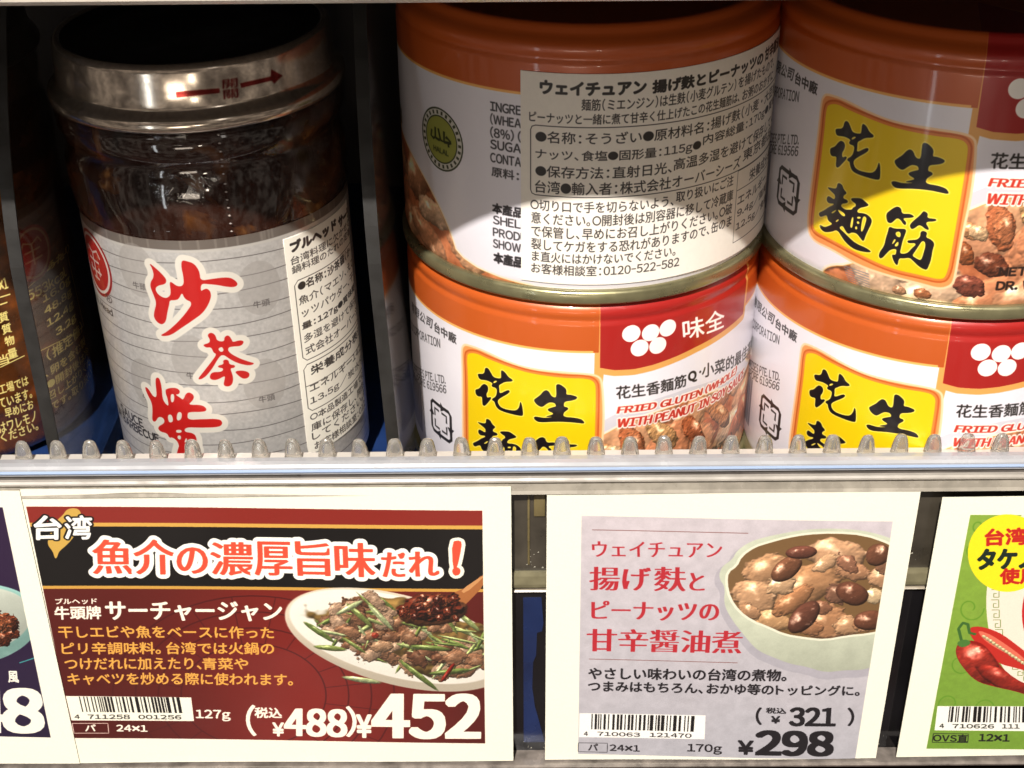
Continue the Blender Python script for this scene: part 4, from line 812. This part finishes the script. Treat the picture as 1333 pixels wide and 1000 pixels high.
def paint2(c, M):
    pr = [(757, 672), (1162, 678), (1112.7, 987.6), (752.6, 982)]
    clip = fillg(c, pr, grad(c, None, (210, 199, 202), (182, 179, 184), 9)*(1+.10*(noise(c.H, c.W, 26, 12)-.5))[..., None])
    c4_ = lambda x, y: (700+x/4.3467, 630+y/4.3467); c6 = lambda x, y: (740+x/2.777, 840+y/2.777); cb5 = lambda x, y: (920+x/4.1656, 660+y/4.1656)
    R_ = (186, 48, 58); ln = (128, 74, 66)
    c.line([(770.8, 690.3), (973.7, 693.3)], 2, ln); c.line([(766.7, 858.4), (959.7, 861.8)], 2, ln)
    # bowl
    rim = [cb5(*p) for p in [(100,430),(62,380),(80,320),(140,280),(160,235),(230,185),(310,160),(400,140),(520,118),(680,110),(850,122),(1000,165),(1060,200),(1060,900),(930,850),(850,880),(740,880),(640,893),(540,860),(450,845),(360,810),(270,772),(200,690),(130,600),(90,520)]]
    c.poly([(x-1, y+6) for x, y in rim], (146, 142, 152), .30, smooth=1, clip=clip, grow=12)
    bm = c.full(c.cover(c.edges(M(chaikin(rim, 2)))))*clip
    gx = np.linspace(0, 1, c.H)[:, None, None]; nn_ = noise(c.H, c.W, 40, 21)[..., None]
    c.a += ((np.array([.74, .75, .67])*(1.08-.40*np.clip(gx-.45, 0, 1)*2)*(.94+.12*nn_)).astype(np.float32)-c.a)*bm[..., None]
    inn = [cb5(*p) for p in [(112,410),(118,350),(165,320),(190,265),(260,215),(340,190),(430,165),(540,145),(690,138),(850,150),(990,200),(1050,240),(1050,620),(960,660),(880,680),(760,690),(640,712),(530,700),(420,682),(330,640),(250,610),(180,560),(130,490)]]
    c.poly(inn, (232, 228, 206), smooth=1, clip=clip, grow=8); c.poly(inn, (128, 98, 64), smooth=1, clip=clip)
    im = c.full(c.cover(c.edges(M(chaikin(inn, 2)))))*clip
    fd = [((330,340),130,80,-15,(220,170,126)), ((700,260),165,95,8,(230,180,138)), ((540,420),190,95,-22,(218,164,118)), ((260,480),115,90,20,(232,182,138)), ((800,350),100,45,8,(212,158,118)), ((950,380),80,55,0,(226,176,134)), ((640,620),130,90,10,(214,158,114)), ((360,610),100,55,10,(230,180,130)), ((470,500),120,50,-35,(206,148,104)), ((900,480),60,40,10,(250,216,170)), ((760,640),70,50,0,(228,178,134)), ((700,470),60,50,20,(154,110,86)), ((640,300),70,40,-30,(238,190,146)), ((760,300),60,45,30,(184,130,100)), ((620,540),50,36,0,(174,122,92)), ((560,650),70,40,5,(196,140,100)), ((850,630),60,40,0,(214,160,118)), ((960,300),50,60,0,(164,120,92)), ((400,420),80,50,-10,(238,194,150)), ((230,560),60,36,25,(214,164,122))]
    for k, (p, a, b, an, col) in enumerate(fd): c.blob(cb5(*p), a/4.17*1.08, b/4.17*1.08, an, col, .3, .55, k+40, im, .05, dark=.52, grain=.03)
    for k, (p, a, b, an, col) in enumerate([((430,330),98,56,-35,(128,78,50)), ((510,240),88,36,-4,(120,66,48)), ((925,255),60,70,60,(118,70,46)), ((785,465),95,62,18,(112,62,40)), ((525,590),112,62,-45,(108,60,42)), ((880,610),90,55,-6,(120,68,44))]):
        c.blob(cb5(*p), a/4.17, b/4.17, an, tuple(min(255, q_+22) for q_ in col), .05, .8, k+80, im, .07, dark=.45, edge=.06, grain=.04)
    c.text('ウェイチュアン', c4_(312, 415), c4_(1040, 415), c4_(308, 326), R_, 1.3, -.5)
    c.text('揚げ', c4_(296, 605), c4_(632, 606), c4_(298, 470), R_, 2.9, -.9); c.text('麩', c4_(660, 607), c4_(832, 608), c4_(662, 468), R_, 2.9, -.9); c.text('と', c4_(862, 602), c4_(938, 603), c4_(864, 500), R_, 2.9, -.9)
    c.text('ピーナッツの', c4_(308, 772), c4_(1018, 775), c4_(308, 662), R_, 2.6, -.7)
    c.text('甘辛醤油煮', c4_(282, 950), c4_(1146, 956), c4_(284, 820), R_, 3.1, -.9)
    K = (34, 30, 34)
    c.text('やさしい味わいの台湾の煮物。', c6(73, 124), c6(785, 126), c6(73, 82), K, 1.3); c.text('つまみはもちろん、おかゆ等の', c6(72, 168), c6(738, 176), c6(72, 130), K, 1.3); c.text('トッピングに。', c6(750, 176), c6(1050, 180), c6(750, 140), K, 1.3)
    c.poly([(754.4, 929), (918.3, 930.5), (917, 961.5), (753.6, 960)], (248, 244, 236)); c.barcode([c6(84, 250), c6(464, 254), c6(460, 311), c6(82, 305)], 10063)
    c.text('4', c6(56, 328), c6(70, 328), c6(56, 314), K, .4); c.text('710063', c6(105, 328), c6(258, 331), c6(105, 314), K, .4); c.text('121470', c6(294, 331), c6(444, 333), c6(294, 316), K, .4)
    c.line([c6(36, 354), c6(141, 355), c6(140, 388), c6(35, 386)], 2, K, closed=True)
    c.text('パ', c6(72, 381), c6(106, 382), c6(72, 357), K, .8); c.text('24×1', c6(150, 382), c6(257, 384), c6(150, 360), K, .9); c.text('170g', c6(430, 390), c6(553, 392), c6(430, 355), K, 1.)
    c.text('(', c6(678, 283), c6(696, 283), c6(678, 222), K, 2.); c.text('税込', c6(714, 242), c6(785, 244), c6(714, 222), K, 1.); c.text('¥', c6(733, 278), c6(763, 278), c6(733, 253), K, 1.6); c.text('321', c6(800, 287), c6(960, 289), c6(800, 222), K, 4.0, 2.6, shear=.03, sq=True)
    c.text(')', c6(1010, 288), c6(1030, 288), c6(1010, 224), K, 2.); c.text('¥', c6(614, 390), c6(666, 391), c6(614, 342), K, 2.8); c.text('298', c6(680, 392), c6(948, 396), c6(680, 306), K, 7., 4.2, shear=.03, sq=True)
def paint3(c, M):
    c7 = lambda x, y: (1160+x/2.6316, 620+y/2.6316)
    pr = [(1262.7, 669.4), (1420, 671), (1420, 977), (1205.6, 973.6)]
    clip = fillg(c, pr, grad(c, None, (148, 176, 72), (122, 156, 60), 15)*(1+.1*(noise(c.H, c.W, 14, 3)-.5))[..., None])
    for cx, cy, r_ in ((270, 450, 48), (285, 250, 40), (200, 780, 60), (235, 640, 40), (330, 800, 70), (300, 170, 30)):
        c.line([c7(cx+r_*(1-a/9)*cos(a), cy+r_*(1-a/9)*sin(a)) for a in np.linspace(0, 7, 40)], 5, (96, 144, 40), .6, clip=clip)
    ring = [c7(540+215*cos(a), 430+330*sin(a)) for a in np.linspace(0, 2*pi, 60)]
    c.poly(ring, (238, 226, 208), clip=clip, n=2); 
    for k in range(26):
        a = radians(95+k*7.); x, y = 540+185*cos(a), 430+285*sin(a); d = 13
        c.line([c7(x-d, y-d), c7(x+d, y-d), c7(x+d, y+d), c7(x-d*.4, y+d), c7(x-d*.4, y), c7(x+d*.4, y)], 2.2, (120, 140, 70), clip=clip)
    c.poly([c7(540+92*cos(a), 470+150*sin(a)) for a in np.linspace(0, 2*pi, 50)], (200, 40, 44), clip=clip, n=2)
    c.poly([c7(398+136*cos(a), 262+133*sin(a)) for a in np.linspace(0, 2*pi, 60)], (250, 226, 40), n=2)
    c.text('台湾', c7(322, 236), c7(462, 232), c7(322, 180), (196, 40, 30), 2.6); c.text('タケノコ', c7(296, 316), c7(560, 312), c7(300, 250), (26, 46, 34), 4); c.text('使用', c7(374, 368), c7(500, 366), c7(374, 316), (196, 40, 30), 2.6)
    ch1 = [c7(*p) for p in [(262,520),(300,512),(370,535),(430,580),(480,620),(480,670),(430,655),(370,640),(320,600),(280,555)]]
    ch2 = [c7(*p) for p in [(225,575),(260,560),(310,570),(345,610),(380,660),(430,700),(500,730),(500,760),(430,735),(360,720),(290,700),(245,650),(222,610)]]
    c.poly(ch1, (196, 52, 42), smooth=2, clip=clip, grow=2); c.poly([c7(*p) for p in [(295,525),(340,540),(400,580),(460,625),(455,635),(390,605),(330,570),(305,545)]], (226, 120, 96), smooth=2, clip=clip)
    for k in range(14): c.blob(c7(318+k*11, 548+k*7.5), 3.2, 2.2, 30, (246, 222, 170), .3, .4, k, clip, .2)
    cm = c.full(c.cover(c.edges(M(chaikin(ch2, 2)))))*clip
    c.poly(ch2, (150, 30, 24), smooth=2, clip=clip, grow=2)
    c.blob(c7(290, 640), 34, 24, 35, (190, 62, 46), .1, .7, 3, cm, .12, dark=.5); c.blob(c7(390, 700), 44, 13, 28, (178, 54, 40), .1, .6, 4, cm, .1, dark=.5)
    c.line([c7(*p) for p in [(240,560),(230,520),(245,500),(262,505),(268,535),(290,540)]], 9, (70, 112, 52), clip=clip); c.poly([c7(*p) for p in [(222,568),(250,555),(275,565),(262,580),(235,585)]], (84, 128, 60), smooth=1, clip=clip)
    c.poly([c7(158, 785), c7(640, 790), c7(640, 876), c7(148, 868)], (248, 244, 234)); c.barcode([c7(200, 787), c7(560, 790), c7(560, 845), c7(194, 840)], 710626)
    K = (34, 36, 30)
    c.text('4', c7(165, 860), c7(180, 860), c7(165, 846), K, .5); c.text('710626', c7(210, 861), c7(352, 863), c7(210, 847), K, .5); c.text('111', c7(380, 863), c7(440, 864), c7(380, 849), K, .5)
    c.line([c7(144, 879), c7(264, 881), c7(262, 911), c7(140, 909)], 2.4, K, closed=True); c.text('OVS直', c7(143, 906), c7(260, 909), c7(145, 881), K, 1.); c.text('12×1', c7(300, 906), c7(404, 908), c7(302, 882), K, 1.3)
def paint0(c, M):
    cB = lambda x, y: (x/3.9206, 760+y/3.9206)
    pr = [(-120, 658.5), (3.8, 659.5), (66.3, 959), (-40, 957.5)]
    clip = fillg(c, pr, grad(c, None, (56, 34, 66), (40, 28, 58), 15))
    c.blob(cB(-150, 210), 92, 52, -8, (150, 190, 180), 0, .2, 3, clip, 0, dark=.8, edge=.02, grain=.02); c.blob(cB(-160, 190), 84, 44, -8, (196, 200, 186), 0, .2, 4, clip, 0, dark=.85, edge=.03, grain=.03)
    for k in range(40): c.blob(cB(-90+random.uniform(-120, 160), 200+random.uniform(-80, 110)), 10, 8, random.uniform(-50, 50), random.choice([(120, 58, 34), (88, 40, 26), (160, 92, 58)]), .4, .7, k, clip, .6, dark=.3)
    c.line([cB(100, 400), cB(175, 375)], 4, (70, 150, 150), clip=clip)
    c.text('風', cB(45, 500), cB(97, 501), cB(40, 442), WH, 1.3); c.text('8', cB(30, 752), cB(212, 754), cB(22, 535), WH, 11, 7, sq=True); c.text('4', cB(-140, 750), cB(18, 752), cB(-150, 535), WH, 11, 7, sq=True)
xA, zA = mmp(26, 638); xB, _ = mmp(665.3, 642); _, zB = mmp(400, 990.5)
card('card_purple', None, None, 'white price card with dark purple print and large 8 at the left edge', mmp(26, 638)[0]-108, mmp(26, 638)[0]-.05, zA-.1, zB-.0, paint0)
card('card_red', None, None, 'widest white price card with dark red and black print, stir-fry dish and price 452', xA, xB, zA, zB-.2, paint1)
xC, zC = mmp(712, 643); xD, _ = mmp(1197, 648)
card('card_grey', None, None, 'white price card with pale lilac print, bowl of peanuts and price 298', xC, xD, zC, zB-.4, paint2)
xE, zE = mmp(1226.5, 647)
card('card_green', None, None, 'white price card with green print, red chilli and yellow disc at the right edge', xE, xE+108, zE, zB, paint3)
